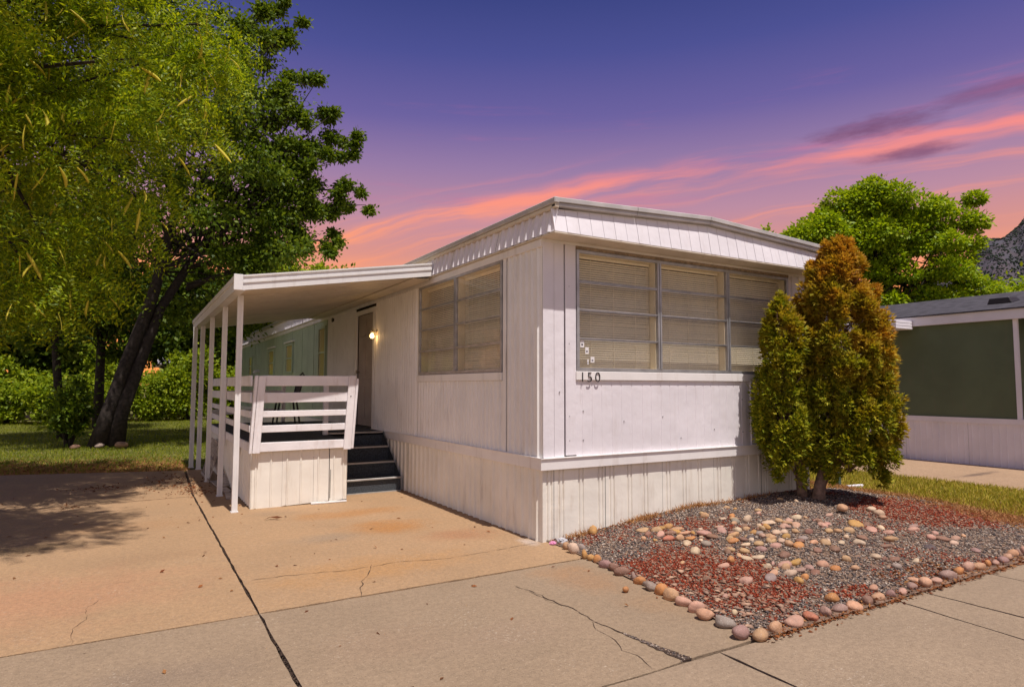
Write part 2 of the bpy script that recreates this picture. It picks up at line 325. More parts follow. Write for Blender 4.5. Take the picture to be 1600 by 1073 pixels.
def npmesh(name, V, F, m, parent=None, smooth=False):
    me = bpy.data.meshes.new(name); V = np.ascontiguousarray(V, np.float32); F = np.ascontiguousarray(F, np.int32); k = F.shape[1]
    me.vertices.add(len(V)); me.vertices.foreach_set('co', V.ravel()); me.loops.add(F.size); me.loops.foreach_set('vertex_index', F.ravel())
    me.polygons.add(len(F)); me.polygons.foreach_set('loop_start', np.arange(0, F.size, k, dtype=np.int32))
    if smooth: me.polygons.foreach_set('use_smooth', np.ones(len(F), bool))
    me.update(calc_edges=True); return link(name, me, m, parent)
def nrm(a): return a / (np.linalg.norm(a, axis=1, keepdims=True) + 1e-9)
def leaves(name, P, D, N, L, W, m, parent=None):
    """rhombic leaves: base P, direction D, face normal about N, length L, width W"""
    D = nrm(D); Sd = nrm(np.cross(D, N)); n = len(P); L = np.broadcast_to(np.asarray(L, float).reshape(-1, 1), (n, 1)); W = np.broadcast_to(np.asarray(W, float).reshape(-1, 1), (n, 1))
    up = np.cross(Sd, D)
    V = np.stack([P, P + D * L * .45 + Sd * W * .5 + up * W * .12, P + D * L, P + D * L * .45 - Sd * W * .5 + up * W * .12], 1).reshape(-1, 3)
    return npmesh(name, V, np.arange(4 * n).reshape(n, 4), m, parent)
def rdir(n, zup=0.0):
    v = rng.normal(size=(n, 3)); v[:, 2] += zup; return nrm(v)

# wall frames: place(u, out, z)
FRONT = lambda u, o, z: (u, -o, z)
SIDE = lambda u, o, z: (-o, u, z)
def wbox(mb, pl, u0, u1, o0, o1, z0, z1):
    return mb.hexa([pl(u0, o0, z0), pl(u1, o0, z0), pl(u1, o1, z0), pl(u0, o1, z0), pl(u0, o0, z1), pl(u1, o0, z1), pl(u1, o1, z1), pl(u0, o1, z1)])
def ribs(u0, u1, pitch, rw, rh, off=0.0, start=None, double=False, jit=0.0):
    """flat sheet with raised ribs (rh < 0 gives grooves)"""
    p = [(u0, off)]; u = u0 + (pitch * .5 if start is None else start)
    while u + rw * 1.4 < u1:
        for q in ((u, u + rw * 1.9) if double else (u,)):
            if q + rw >= u1: break
            p += [(q, off), (q + rw * .3, off + rh), (q + rw * .7, off + rh), (q + rw, off)]
        u += pitch * (1 + random.uniform(-jit, jit))
    return p + [(u1, off)]

# ------------------------------------------------------------------ ground, driveway, sidewalk
gme = MB(); gme.add([(-3000, -3000, -.06), (3000, -3000, -.06), (3000, 3000, -.06), (-3000, 3000, -.06)], [(0, 1, 2, 3)])
tag(gme.build('ground', M['ground']), kind='structure')

def rough_slab(name, poly, m, parent, z=0.0, th=.05):
    """a slab with slightly chipped, wandering edges"""
    out = []
    n = len(poly)
    for i in range(n):
        a = Vector(poly[i]); b = Vector(poly[(i + 1) % n]); L = (b - a).length; k = max(2, int(L / .12)) if L < 8 else max(2, int(L / .3))
        nn = Vector((-(b - a).y, (b - a).x)).normalized()
        for j in range(k):
            p = a.lerp(b, j / k)
            if 0 < j: p = p + nn * random.uniform(0, .010)
            out.append((p.x, p.y))
    mb = MB(); n = len(out); c = [(x, y, z) for x, y in out]; bt = [(x, y, z - th) for x, y in out]
    mb.add(c + bt, [tuple(range(n))] + [(i, n + i, n + (i + 1) % n, (i + 1) % n) for i in range(n)])
    return mb.build(name, m, parent)
base = MB().box(-14, 5.3, -9, 8.6, -.055, -.022).build('driveway', M['debris']); tag(base, kind='structure')
J = .012
rough_slab('slab', [(-13, -.70), (-2.784, -.70), (-2.784, 4.74), (-13, 4.55)], M['conc_drive'], base)
rough_slab('slab', [(-13, 4.565), (-2.79, 4.755), (-2.70, 7.95), (-5.5, 8.80), (-13, 11.2)], M['conc_drive'], base)
rough_slab('slab', [(-2.773, -.69), (.12, -.66), (.12, 8.3), (-2.66, 8.0), (-2.773, 4.7)], M['conc_drive'], base)
rough_slab('slab', [(-13, -2.73), (-2.784, -2.73), (-2.784, -.712), (-13, -.712)], M['conc_apron'], base)
rough_slab('slab', [(-2.773, -2.73), (-1.02, -2.73), (-.80, -2.715), (.3, -2.72), (.3, -.67), (-1.06, -.70), (-2.773, -.705)], M['conc_apron'], base)
walk = MB().box(-14, 12, -9, -2.72, -.12, -.024).build('sidewalk', M['debris']); tag(walk, kind='structure')
xs = [-14, -2.1, -.556, 1.28, 1.66, 2.655, 4.2, 5.7, 7.2, 12]
tilt = [0, 0, 0, -.10, .03, 0, 0, 0, 0, 0]
for i in range(len(xs) - 1):
    a, b = xs[i] + .006, xs[i + 1] - .003
    rough_slab('slab', [(a + tilt[i] * 2.2, -5.6), (b + tilt[i + 1] * 2.2, -5.6), (b, -2.738), (a, -2.738)], M['conc_walk'], walk, z=0.0)
rough_slab('slab', [(-14, -9), (12, -9), (12, -5.61), (-14, -5.61)], M['conc_walk'], walk)

def crack(pts, wid, name='crack', parent=base, z=.003):
    mb = MB(); L = []
    for i in range(len(pts) - 1):
        a = Vector(pts[i]); b = Vector(pts[i + 1]); k = max(2, int((b - a).length / .05))
        for j in range(k): L.append(a.lerp(b, j / k) + Vector((random.uniform(-.012, .012), random.uniform(-.012, .012))))
    L.append(Vector(pts[-1])); n = len(L); vs = []
    for i, p in enumerate(L):
        t = (L[min(i + 1, n - 1)] - L[max(i - 1, 0)]).normalized(); q = Vector((-t.y, t.x)); ww = wid * random.uniform(.15, 1.0) * (0.3 if i in (0, n - 1) else 1)
        vs += [(p.x + q.x * ww, p.y + q.y * ww, z), (p.x - q.x * ww, p.y - q.y * ww, z)]
    mb.add(vs, [(2 * i, 2 * i + 1, 2 * i + 3, 2 * i + 2) for i in range(n - 1)])
    return mb.build(name, M['debris'], parent)
crack([(-2.7, .14), (-2.4, .12), (-1.9, .02), (-1.5, .06), (-1.1, -.05), (-.6, -.03), (.05, .05)], .004)
crack([(-1.73, .1), (-1.85, -.2), (-1.95, -.35), (-2.0, -.5), (-2.06, -.69)], .004)
crack([(-.90, -1.98), (-.97, -2.1), (-.96, -2.28), (-1.03, -2.42), (-1.0, -2.58), (-1.05, -2.70)], .003)
def wedge(pts):
    mb = MB(); n = len(pts); mb.add([(x - w_ + random.uniform(-.006, .006), y, .003) for x, y, w_ in pts] + [(x + w_ + random.uniform(-.006, .006), y, .003) for x, y, w_ in pts], [(i, i + 1, n + i + 1, n + i) for i in range(n - 1)])
    return mb.build('crack', M['debris'], base)
wedge([(-.885 + .09 * t, -1.98 - .74 * t, .003 + .034 * t ** 1.6 + random.uniform(-.003, .008) * (t + .2)) for t in np.linspace(0, 1, 24)])
crack([(-3.72, .25), (-3.80, .0), (-3.78, -.2), (-3.86, -.45), (-3.84, -.69)], .002)
crack([(-.95, -1.05), (-.90, -1.3), (-.905, -1.45), (-.87, -1.7), (-.885, -1.98)], .006); crack([(-.93, -1.22), (-.92, -1.45), (-.90, -1.62)], .004)
crack([(-3.9, 4.66), (-3.5, 4.70), (-2.8, 4.745)], .006); crack([(-7, 3.3), (-5.4, 3.9), (-4.6, 4.2)], .004)
# debris lying in the joints
def pebbles(name, P, sz, m, parent=None, flat=.7, kind='stuff'):
    P = np.asarray(P, float); n = len(P); sz = np.broadcast_to(np.asarray(sz, float), (n,))
    o = np.array([(1, 0, 0), (-.5, .87, 0), (-.5, -.87, 0), (.1, .0, .8), (0, 0, -.6)])
    a = rng.uniform(0, 6.28, n); ca, sa = np.cos(a), np.sin(a); st = rng.uniform(.6, 1.4, (n, 1))
    V = np.repeat(o[None], n, 0) + rng.uniform(-.28, .28, (n, 5, 3)); V[:, :, 1] *= st; V[:, :, 2] *= flat
    V = V * sz[:, None, None]; X = V[:, :, 0] * ca[:, None] - V[:, :, 1] * sa[:, None]; Y = V[:, :, 0] * sa[:, None] + V[:, :, 1] * ca[:, None]
    V = np.stack([X, Y, V[:, :, 2]], 2) + P[:, None]
    f = np.array([(0, 1, 3), (1, 2, 3), (2, 0, 3), (1, 0, 4), (2, 1, 4), (0, 2, 4)])
    F = (f[None] + (np.arange(n) * 5)[:, None, None]).reshape(-1, 3)
    ob = npmesh(name, V.reshape(-1, 3), F, m, parent)
    if kind: tag(ob, kind=kind)
    return ob
n = 1500; t = rng.uniform(-4.5, 7.8, n)
Pd = np.stack([-2.778 + rng.normal(0, .007, n) + .006 * np.sin(t * 3), t, np.full(n, -.004)], 1)
pebbles('joint_debris', Pd, rng.uniform(.005, .012, n), M['debris'], base, .5)
n = 200; t = rng.uniform(.35, 1, n); Pd = np.stack([-.885 + .09 * t + rng.normal(0, 1, n) * (.002 + .012 * t), -1.98 - .74 * t, np.full(n, .003)], 1)
pebbles('joint_debris', Pd, rng.uniform(.004, .011, n), M['gravel'], base, .6)
def litter(name, P, L, m, parent=None):
    n = len(P); D = rng.normal(size=(n, 3)); D[:, 2] *= .25; N = rng.normal(size=(n, 3)) * .5; N[:, 2] += 1
    return tag(leaves(name, np.asarray(P, float), D, N, L, np.asarray(L) * .45, m, parent), kind='stuff')
Q = []
for (cx, cy, sx_, sy_, k) in ((-2.95, 6.3, .25, .7, 300), (-3.9, 6.2, .28, .16, 120), (-2.72, 5.4, .1, .3, 120), (-4.2, 4.6, .08, .05, 30), (-2.6, 5.0, .3, .1, 60)):
    Q.append(np.stack([rng.normal(cx, sx_, k), rng.normal(cy, sy_, k), rng.uniform(.003, .02, k)], 1))
Q.append(np.stack([rng.uniform(-6, .0, 160), rng.uniform(-2.6, 6, 160), np.full(160, .004)], 1))
Q = np.concatenate(Q); litter('leaf_litter', Q, rng.uniform(.02, .06, len(Q)), M['leaflit'], base)

# ------------------------------------------------------------------ garden bed, lawn strip
def sstep(t): t = np.clip(t, 0, 1); return t * t * (3 - 2 * t)
def mound(x, y):
    x = np.asarray(x, float); y = np.asarray(y, float)
    h = .012 + .16 * sstep((x + .1) / 2.3) * sstep((y + 2.72) / 2.2) * sstep((6.2 - x) / 1.6)
    return h + .05 * np.exp(-((x - 3.7) ** 2 + (y + .4) ** 2) / .5) + .012 * np.sin(x * 5.1 + 1) * np.sin(y * 4.3) * sstep((y + 2.7) / .5) * sstep((x + .2) / .5)
LE = lambda y: np.where(np.asarray(y) > -.31, .06, .06 - .27 * (np.asarray(y) + .31) / -2.36)   # left border of the bed
nx, ny = 90, 60
gx = np.linspace(0, 1, nx); gy = np.linspace(-2.745, .05, ny); GX, GY = np.meshgrid(gx, gy); GX = LE(GY) + GX * (5.45 - LE(GY))
V = np.stack([GX, GY, mound(GX, GY)], 2).reshape(-1, 3); ii = np.arange((ny - 1) * nx).reshape(ny - 1, nx)[:, :-1].ravel()
bed = npmesh('garden_bed', V, np.stack([ii, ii + 1, ii + nx + 1, ii + nx], 1), M['soil'], smooth=True); tag(bed, kind='structure')
n = 42000; y = rng.uniform(-2.66, -.01, n); x = LE(y) + .02 + rng.uniform(0, 1, n) ** 1.15 * (5.35 - LE(y))
def nz2(x, y): return np.sin(x * 2.3 + 1.7 * np.sin(y * 2.1)) * .5 + np.sin(y * 3.7 + x * 1.3 + 2) * .3 + np.sin(x * 7 + y * 5) * .25 + np.sin(x * 13.1 - y * 11.7) * .2
red = np.zeros(n)
for (cx, cy, rx, ry) in ((.45, -1.35, .55, .55), (.55, -2.05, .45, .45), (.85, -1.7, .4, .25), (1.15, -2.5, .25, .12), (4.6, -1.55, .9, .55), (4.3, -1.1, .7, .35), (3.6, -2.0, .0001, .0001)):
    red = np.maximum(red, 1.25 - np.hypot((x - cx) / rx, (y - cy) / ry))
red = red + nz2(x, y) * .38 + rng.normal(0, .16, n)
isr = red > .28; P3 = np.stack([x, y, mound(x, y) + rng.uniform(0, .008, n)], 1); sz = rng.uniform(.007, .017, n)
pebbles('gravel', P3[~isr], sz[~isr], M['gravel'], bed); pebbles('red_gravel', P3[isr], sz[isr] * .95, M['redrock'], bed)
n = 150; a = rng.normal(size=(n, 2)); x = .25 + a[:, 0] * .22; y = -2.1 + a[:, 1] * .32 ; x = np.maximum(x, LE(y) + .08); y = np.clip(y, -2.58, -.9)
pebbles('stone_chips', np.stack([x, y, mound(x, y) + .012], 1), rng.uniform(.015, .045, n), M['chips'], bed, .3)
x = rng.uniform(-.2, 5, 3200); y = -2.725 + rng.normal(0, .028, 3200); xx = rng.uniform(1.6, 2.5, 350); yy = rng.uniform(-2.65, -2.35, 350)
xl = rng.uniform(-.3, .05, 120); yl = -2.67 + (xl + .21) * 9
bx = rng.uniform(.2, 3.2, 260); by = rng.uniform(-.16, -.01, 260)
LX = np.concatenate([x, xx, bx]); LY = np.concatenate([y, yy, by]); LZ = np.where(LY < -2.69, .008, mound(LX, LY) + .012)
litter('leaf_litter', np.stack([LX, LY, LZ], 1), rng.uniform(.015, .045, len(LX)), M['leaflit'], bed)

q = np.concatenate([rng.normal(c_, s_, k_) for c_, s_, k_ in ((1.25, .14, 380), (2.1, .22, 420), (.45, .1, 160), (3.0, .2, 160))]); y = -.02 - np.abs(rng.normal(0, .05, len(q)))
WEEDS = (q, y)
lawn_r = MB().add([(5.35, -2.70, -.012), (8.05, -2.70, -.012), (8.15, 22, -.012), (4.2, 22, -.012), (4.2, .1, -.012), (5.35, .1, -.012)], [(0, 1, 2, 3, 4, 5)]).build('lawn_strip', M['lawn']); tag(lawn_r, kind='structure')
nd = MB().box(8.05, 11.1, -2.7, 22, -.05, .012).build('neighbour_driveway', M['conc_n'], bevel=.01); tag(nd, kind='structure')
def grass(name, x, y, z, L, m, parent, lean=.45, wd=.007):
    n = len(x); D = rng.normal(size=(n, 3)) * lean; D[:, 2] = 1; N = rng.normal(size=(n, 3)); N[:, 2] = 0
    return tag(leaves(name, np.stack([x, y, z], 1), D, N, L, wd, m, parent), kind='stuff')
n = 42000; x = rng.uniform(5.5, 8.1, n); y = rng.uniform(-2.68, 5.5, n); k = nz2(x * .9, y * 1.4) + rng.normal(0, .3, n)
grass('grass', x, y, np.full(n, -.012), rng.uniform(.04, .11, n), M['dryg'], lawn_r, .6, .009)
n = 30000; x = rng.normal(5.6, .42, n); y = rng.uniform(-2.68, 1.6, n); sel = x > 4.6; x, y = x[sel], y[sel]
grass('straw', x, y, np.where(x < 5.4, mound(x, y), -.01), rng.uniform(.03, .08, len(x)), M['strawg'], lawn_r, 1.6, .008)

x, y = WEEDS; grass('dry_weeds', x, y, mound(x, y), rng.uniform(.03, .09, len(x)), M['strawg'], bed, 1.0, .007)

# ------------------------------------------------------------------ stones
def stone_mesh(i):
    bm = bmesh.new(); bmesh.ops.create_icosphere(bm, subdivisions=2, radius=1)
    r = random.Random(i); ax = [Vector((r.gauss(0, 1), r.gauss(0, 1), r.gauss(0, 1))).normalized() for _ in range(5)]; am = [r.uniform(.05, .22) for _ in range(5)]
    cut = [(Vector((r.gauss(0, 1), r.gauss(0, 1), r.gauss(0, .6))).normalized(), r.uniform(.48, .80)) for _ in range(6)]
    for v in bm.verts:
        p = v.co.normalized(); k = 1 + sum(a * (p.dot(d)) ** 2 * (1 if j % 2 else -1) for j, (d, a) in enumerate(zip(ax, am)))
        q = p * k
        for d, h in cut:
            e = q.dot(d) - h
            if e > 0: q -= d * e * .85
        v.co = q
    me = bpy.data.meshes.new('stone'); bm.to_mesh(me); bm.free(); me.materials.append(M['stone'])
    me.polygons.foreach_set('use_smooth', [True] * len(me.polygons)); return me
SM = [stone_mesh(i) for i in range(10)]
PAL = dict(t=(208, 166, 122), c=(228, 196, 164), o=(206, 154, 86), r=(212, 144, 84), p=(220, 168, 132), k=(212, 164, 142), m=(176, 140, 128), g=(165, 148, 136), b=(150, 110, 90), d=(92, 82, 84), s=(205, 128, 98))
def stone(x, y, z, a, b, h, ang, col, name='stone', parent=None, tilt=0.0):
    o = link(name, random.choice(SM), None, parent); o.location = (x, y, z); o.scale = (a, b, h); o.rotation_euler = (random.uniform(-.25, .25) + tilt, random.uniform(-.2, .2), ang)
    j = random.uniform(.88, 1.1); c = lin(PAL[col], .74); o.color = tuple(min(1, v * j * random.uniform(.95, 1.05)) for v in c[:3]) + (1,)
    return o
edging = thing('stone_edging', 'low row of rounded river stones edging the gravel bed along the driveway and sidewalk', 'stone edging')
STONES_EDGE = [(0.059, -0.326, 0.062, 0.093, 't'), (0.041, -0.46, 0.083, 0.113, 'c'), (0.142, -0.444, 0.069, 0.092, 'g'), (0.011, -0.674, 0.066, 0.11, 'o'), (0.021, -0.759, 0.055, 0.072, 'o'), (0.024, -0.84, 0.064, 0.071, 'r'), (-0.015, -1.002, 0.097, 0.062, 'm'), (-0.009, -1.113, 0.061, 0.068, 'b'), (-0.036, -1.249, 0.106, 0.06, 'b'), (-0.042, -1.395, 0.052, 0.065, 'm'), (-0.072, -1.501, 0.076, 0.07, 'r'), (-0.102, -1.657, 0.089, 0.074, 'g'), (-0.103, -1.772, 0.073, 0.091, 'r'), (-0.125, -1.896, 0.1, 0.089, 't'), (-0.143, -2.041, 0.092, 0.063, 'k'), (-0.164, -2.187, 0.083, 0.089, 'k'), (-0.212, -2.314, 0.103, 0.081, 'p'), (-0.214, -2.466, 0.12, 0.078, 'g'), (-0.264, -2.643, 0.13, 0.09, 'm'), (-0.184, -2.723, 0.109, 0.08, 't'), (-0.003, -2.702, 0.097, 0.077, 'p'), (0.195, -2.689, 0.131, 0.079, 'k'), (0.381, -2.683, 0.113, 0.075, 's'), (0.532, -2.69, 0.104, 0.071, 'm'), (0.693, -2.686, 0.111, 0.067, 'm'), (0.832, -2.696, 0.107, 0.056, 'p'), (1.004, -2.691, 0.086, 0.058, 'b'), (1.179, -2.671, 0.118, 0.059, 'p'), (1.318, -2.687, 0.089, 0.084, 'm'), (1.456, -2.692, 0.079, 0.06, 'k'), (1.647, -2.659, 0.081, 0.062, 'm'), (1.808, -2.674, 0.12, 0.063, 'p'), (1.979, -2.672, 0.102, 0.07, 'k'), (2.178, -2.677, 0.144, 0.072, 'm'), (2.397, -2.653, 0.094, 0.08, 'r'), (2.566, -2.647, 0.122, 0.102, 'k'), (2.706, -2.663, 0.117, 0.082, 'p'), (2.873, -2.652, 0.056, 0.063, 'r'), (2.976, -2.665, 0.063, 0.07, 'k'), (3.124, -2.661, 0.093, 0.064, 'm'), (3.285, -2.636, 0.102, 0.08, 'p'), (3.433, -2.618, 0.111, 0.096, 'p'), (3.519, -2.622, 0.067, 0.097, 'b'), (3.64, -2.613, 0.06, 0.09, 'k'), (3.812, -2.61, 0.122, 0.092, 'p'), (4.019, -2.597, 0.124, 0.078, 'm'), (4.217, -2.602, 0.126, 0.079, 't'), (4.422, -2.608, 0.112, 0.08, 'p')]
for (x, y, w_, h_, c) in STONES_EDGE:
    alongy = y > -2.55
    a = max(.038, w_ * (.74 if alongy else .62)) * random.uniform(.85, 1.15); hh = max(.042, h_ * .54) * random.uniform(.85, 1.15)
    stone(x, y, hh * .62, a, a * .8, hh, random.uniform(-.5, .5) + (2.0 if alongy else 0), c, parent=edging)
STONES_BED = [(0.951, -0.409, 0.107, 0.066, 't'), (0.883, -0.554, 0.104, 0.064, 'b'), (1.059, -0.493, 0.114, 0.074, 't'), (0.959, -0.644, 0.095, 0.079, 'k'), (1.226, -0.492, 0.099, 0.075, 'o'), (1.091, -0.664, 0.12, 0.056, 'b'), (1.21, -0.633, 0.13, 0.057, 't'), (0.946, -0.779, 0.117, 0.065, 's'), (1.022, -0.853, 0.093, 0.085, 't'), (1.179, -0.773, 0.111, 0.056, 'p'), (1.094, -0.923, 0.101, 0.059, 'r'), (0.978, -0.986, 0.106, 0.055, 'c'), (0.751, -0.631, 0.078, 0.055, 'p'), (0.872, -1.186, 0.11, 0.08, 'c'), (1.075, -1.118, 0.113, 0.06, 'g'), (1.278, -0.92, 0.126, 0.071, 'k'), (1.27, -1.019, 0.124, 0.054, 'b'), (1.555, -0.864, 0.105, 0.057, 'k'), (1.475, -0.966, 0.127, 0.056, 'k'), (1.993, -0.645, 0.095, 0.048, 'r'), (1.837, -0.816, 0.108, 0.075, 'g'), (1.998, -0.846, 0.109, 0.101, 'c'), (1.604, -1.043, 0.098, 0.076, 'c'), (1.461, -1.125, 0.101, 0.07, 't'), (1.757, -1.004, 0.089, 0.077, 'b'), (1.718, -1.146, 0.087, 0.05, 'o'), (1.33, -1.226, 0.113, 0.057, 'r'), (2.134, -0.997, 0.133, 0.058, 'c'), (2.271, -1.009, 0.092, 0.064, 't'), (2.172, -1.15, 0.106, 0.059, 'k'), (2.377, -1.056, 0.101, 0.05, 'k'), (2.528, -1.042, 0.111, 0.068, 'c'), (2.317, -1.184, 0.099, 0.049, 'k'), (1.919, -1.246, 0.103, 0.055, 'c'), (2.006, -1.272, 0.071, 0.056, 'c'), (1.894, -1.382, 0.096, 0.059, 'o'), (1.768, -1.279, 0.093, 0.044, 't'), (1.745, -1.196, 0.079, 0.055, 'g'), (1.532, -1.264, 0.099, 0.061, 'd'), (1.347, -1.36, 0.111, 0.056, 'c'), (1.202, -1.452, 0.101, 0.065, 't'), (1.385, -1.498, 0.117, 0.058, 'm'), (1.075, -1.381, 0.072, 0.058, 'b'), (0.912, -1.554, 0.097, 0.076, 'r'), (0.759, -1.621, 0.088, 0.054, 'k'), (1.093, -1.581, 0.105, 0.045, 'c'), (1.197, -1.62, 0.099, 0.063, 'c'), (1.057, -1.819, 0.088, 0.067, 'c'), (0.972, -1.939, 0.079, 0.059, 'p'), (1.19, -1.765, 0.055, 0.041, 'k'), (0.843, -2.007, 0.109, 0.058, 'g'), (0.61, -1.965, 0.12, 0.06, 'k'), (0.228, -2.093, 0.059, 0.045, 'k'), (0.409, -1.741, 0.064, 0.058, 'b'), (1.574, -1.506, 0.111, 0.053, 'k'), (1.736, -1.437, 0.091, 0.053, 'c'), (1.662, -1.414, 0.076, 0.045, 't'), (1.454, -1.688, 0.128, 0.064, 'b'), (1.247, -1.841, 0.123, 0.068, 'k'), (1.372, -1.859, 0.11, 0.083, 'o'), (1.081, -2.016, 0.124, 0.063, 'c'), (1.239, -1.992, 0.107, 0.06, 'm'), (0.971, -2.174, 0.095, 0.076, 'o'), (1.1, -2.133, 0.077, 0.09, 'r'), (1.758, -1.608, 0.089, 0.067, 'r'), (1.708, -1.535, 0.119, 0.067, 't'), (1.977, -1.496, 0.092, 0.054, 'g'), (-0.006, -2.373, 0.055, 0.049, 'c'), (3.053, -1.07, 0.079, 0.044, 'k'), (3.669, -1.179, 0.118, 0.073, 'c'), (3.622, -1.287, 0.107, 0.089, 'c'), (3.515, -1.375, 0.088, 0.053, 'p'), (2.221, -1.397, 0.087, 0.071, 'b'), (1.985, -1.497, 0.108, 0.054, 'g'), (1.962, -1.626, 0.09, 0.057, 'p'), (2.031, -1.685, 0.09, 0.072, 't'), (1.94, -1.842, 0.109, 0.065, 'b'), (2.232, -1.724, 0.099, 0.046, 'c'), (2.445, -1.454, 0.088, 0.061, 't'), (2.548, -1.478, 0.081, 0.058, 't'), (2.559, -1.318, 0.099, 0.058, 'k'), (2.67, -1.18, 0.11, 0.042, 'k'), (2.673, -1.293, 0.083, 0.037, 'k'), (2.694, -1.517, 0.105, 0.068, 't'), (2.977, -1.395, 0.131, 0.071, 'o'), (2.461, -1.628, 0.071, 0.06, 'c'), (2.401, -1.798, 0.107, 0.079, 'c'), (3.086, -1.45, 0.101, 0.047, 'b'), (2.943, -1.593, 0.106, 0.052, 'k'), (3.1, -1.601, 0.103, 0.056, 'c'), (3.021, -1.726, 0.1, 0.052, 'k'), (2.855, -1.849, 0.118, 0.057, 't'), (3.558, -1.687, 0.098, 0.047, 'm'), (3.384, -1.782, 0.102, 0.063, 'k'), (3.26, -2, 0.098, 0.067, 'k'), (3.505, -1.913, 0.085, 0.057, 'k'), (3.367, -2.051, 0.127, 0.06, 'b'), (3.544, -2.092, 0.104, 0.058, 'k'), (3.331, -2.169, 0.097, 0.059, 'c'), (3.737, -2.069, 0.082, 0.042, 'p'), (3.289, -2.381, 0.098, 0.048, 'm'), (2.961, -2.141, 0.114, 0.046, 'd'), (2.608, -1.94, 0.106, 0.046, 'b'), (2.126, -2.104, 0.1, 0.064, 'c'), (2.167, -2.162, 0.059, 0.051, 'b'), (2.264, -2.189, 0.088, 0.05, 'g'), (2.084, -2.315, 0.071, 0.06, 'g'), (2.372, -2.32, 0.063, 0.063, 'c'), (1.8, -2.04, 0.098, 0.07, 't'), (1.534, -1.999, 0.082, 0.062, 'p'), (1.517, -2.126, 0.078, 0.067, 'r'), (1.685, -2.187, 0.084, 0.054, 't'), (2.28, -1.937, 0.047, 0.053, 'd'), (1.8, -1.767, 0.094, 0.041, 'b'), (1.369, -1.984, 0.095, 0.054, 'm'), (1.295, -2.087, 0.09, 0.045, 'b'), (0.837, -2.533, 0.093, 0.087, 'r'), (2.639, -1.682, 0.095, 0.047, 'b'), (1.348, -2.541, 0.111, 0.049, 'p'), (1.853, -2.576, 0.084, 0.045, 'p')]
for (x, y, w_, h_, c) in STONES_BED:
    a = w_ * .62 * random.uniform(.85, 1.15); b = a * random.uniform(.6, 1.0); hh = max(.022, min(h_ * .55, a * .8))
    stone(x, y, float(mound(x, y)) + hh * .34, a, b, hh, random.uniform(-.6, .6), c, parent=bed)
for _ in range(60):
    x, y = random.gauss(1.75, .75), random.gauss(-1.15, .5)
    if not (.5 < x < 3.6 and -2.3 < y < -.25): continue
    a = random.uniform(.028, .06); stone(x, y, float(mound(x, y)) + a * .25, a, a * random.uniform(.6, 1), a * random.uniform(.4, .75), random.uniform(0, 3.1), random.choice('tcttpkbco'), parent=bed)
tag(stone(-.30, -1.60, .022, .035, .028, .026, .4, 'r', 'pebble'), 'small orange pebble lying alone on the concrete beside the stone edging', 'pebble')
tag(stone(3.28, -1.07, .215, .075, .062, .048, .5, 't', 'boulder'), 'round tan boulder just in front of the arborvitae trunks, largest loose stone there', 'boulder')
tag(stone(.56, -.09, .075, .07, .06, .06, .3, 'o', 'cobble'), 'ochre cobble resting against the bottom of the front skirting near the corner', 'cobble')

# ------------------------------------------------------------------ the mobile home
HL = 21.4; HW = 4.27
home = thing('mobile_home', 'long white mobile home with ribbed siding, mansard roof edge and wide front windows', 'mobile home')
MB().box(.17, HW - .17, .17, HL - .1, .05, 3.2).build('light_block_core', M['core'], home)  # added box inside the shell to block light, coloured dark like an unlit interior
def panel(pl, u0, u1, z0, z1, pitch, rw, rh, m, off=0.0, double=False, jit=0.05, start=None, name='siding_panel'):
    return MB().sheet(ribs(u0, u1, pitch, rw, rh, off, start, double, jit), z0, z1, pl).build(name, m, home)
# front wall
wbox(MB(), FRONT, 0.0, .135, 0, .010, .83, 3.06).build('corner_trim', M['white'], home, bevel=.003)
wbox(MB(), FRONT, .138, .262, 0, .008, .83, 3.06).build('corner_trim', M['white'], home, bevel=.003)
wbox(MB(), FRONT, .275, .41, -.02, .018, .85, 3.04).build('siding_panel', M['white'], home, bevel=.004)
panel(FRONT, .41, 3.02, .83, 1.62, .138, .016, -.0045, M['white'], .012, jit=.12)
panel(FRONT, 3.025, HW, .83, 1.62, .15, .03, .014, M['white'], .004)
panel(FRONT, 3.90, HW, 1.62, 3.04, .15, .03, .014, M['white'], .004)
wbox(MB(), FRONT, .40, 3.90, 0, .034, 1.622, 1.715).build('sill_board', M['trim'], home, bevel=.004)
wbox(MB(), FRONT, -.045, HW + .03, 0, .040, .715, .83).build('trim_band', M['trim'], home, bevel=.004)
wbox(MB(), FRONT, -.05, HW + .03, .0, .054, .83, .838).build('drip_edge', M['trim'], home)
# skirting sheets, each ending a little unevenly at the ground
for (u0, u1) in ((0.0, .14), (.145, .80), (.805, 1.62), (1.625, 2.45), (2.455, 3.3), (3.305, HW)):
    f = (lambda a: (lambda u: a))(random.uniform(-.02, .005))
    MB().sheet(ribs(u0, u1, .245, .026, -.014, -.012 + random.uniform(0, .005), .05, True, .06), -.03, .716, FRONT).build('skirting_panel', M['skirt'], home)
for (x, z) in ((.50, 1.30), (.50, 1.0), (1.05, 1.18), (1.62, 1.22), (1.9, .97), (2.45, 1.05), (.32, 1.25), (.32, 1.0), (.32, 2.0), (.32, 2.6), (.2, 1.5), (2.95, 1.4), (2.95, 1.0)):
    MB().tube([FRONT(x, .012, z), FRONT(x, .021, z)], [.009, .005], 7).build('screw', M['alu'], home)
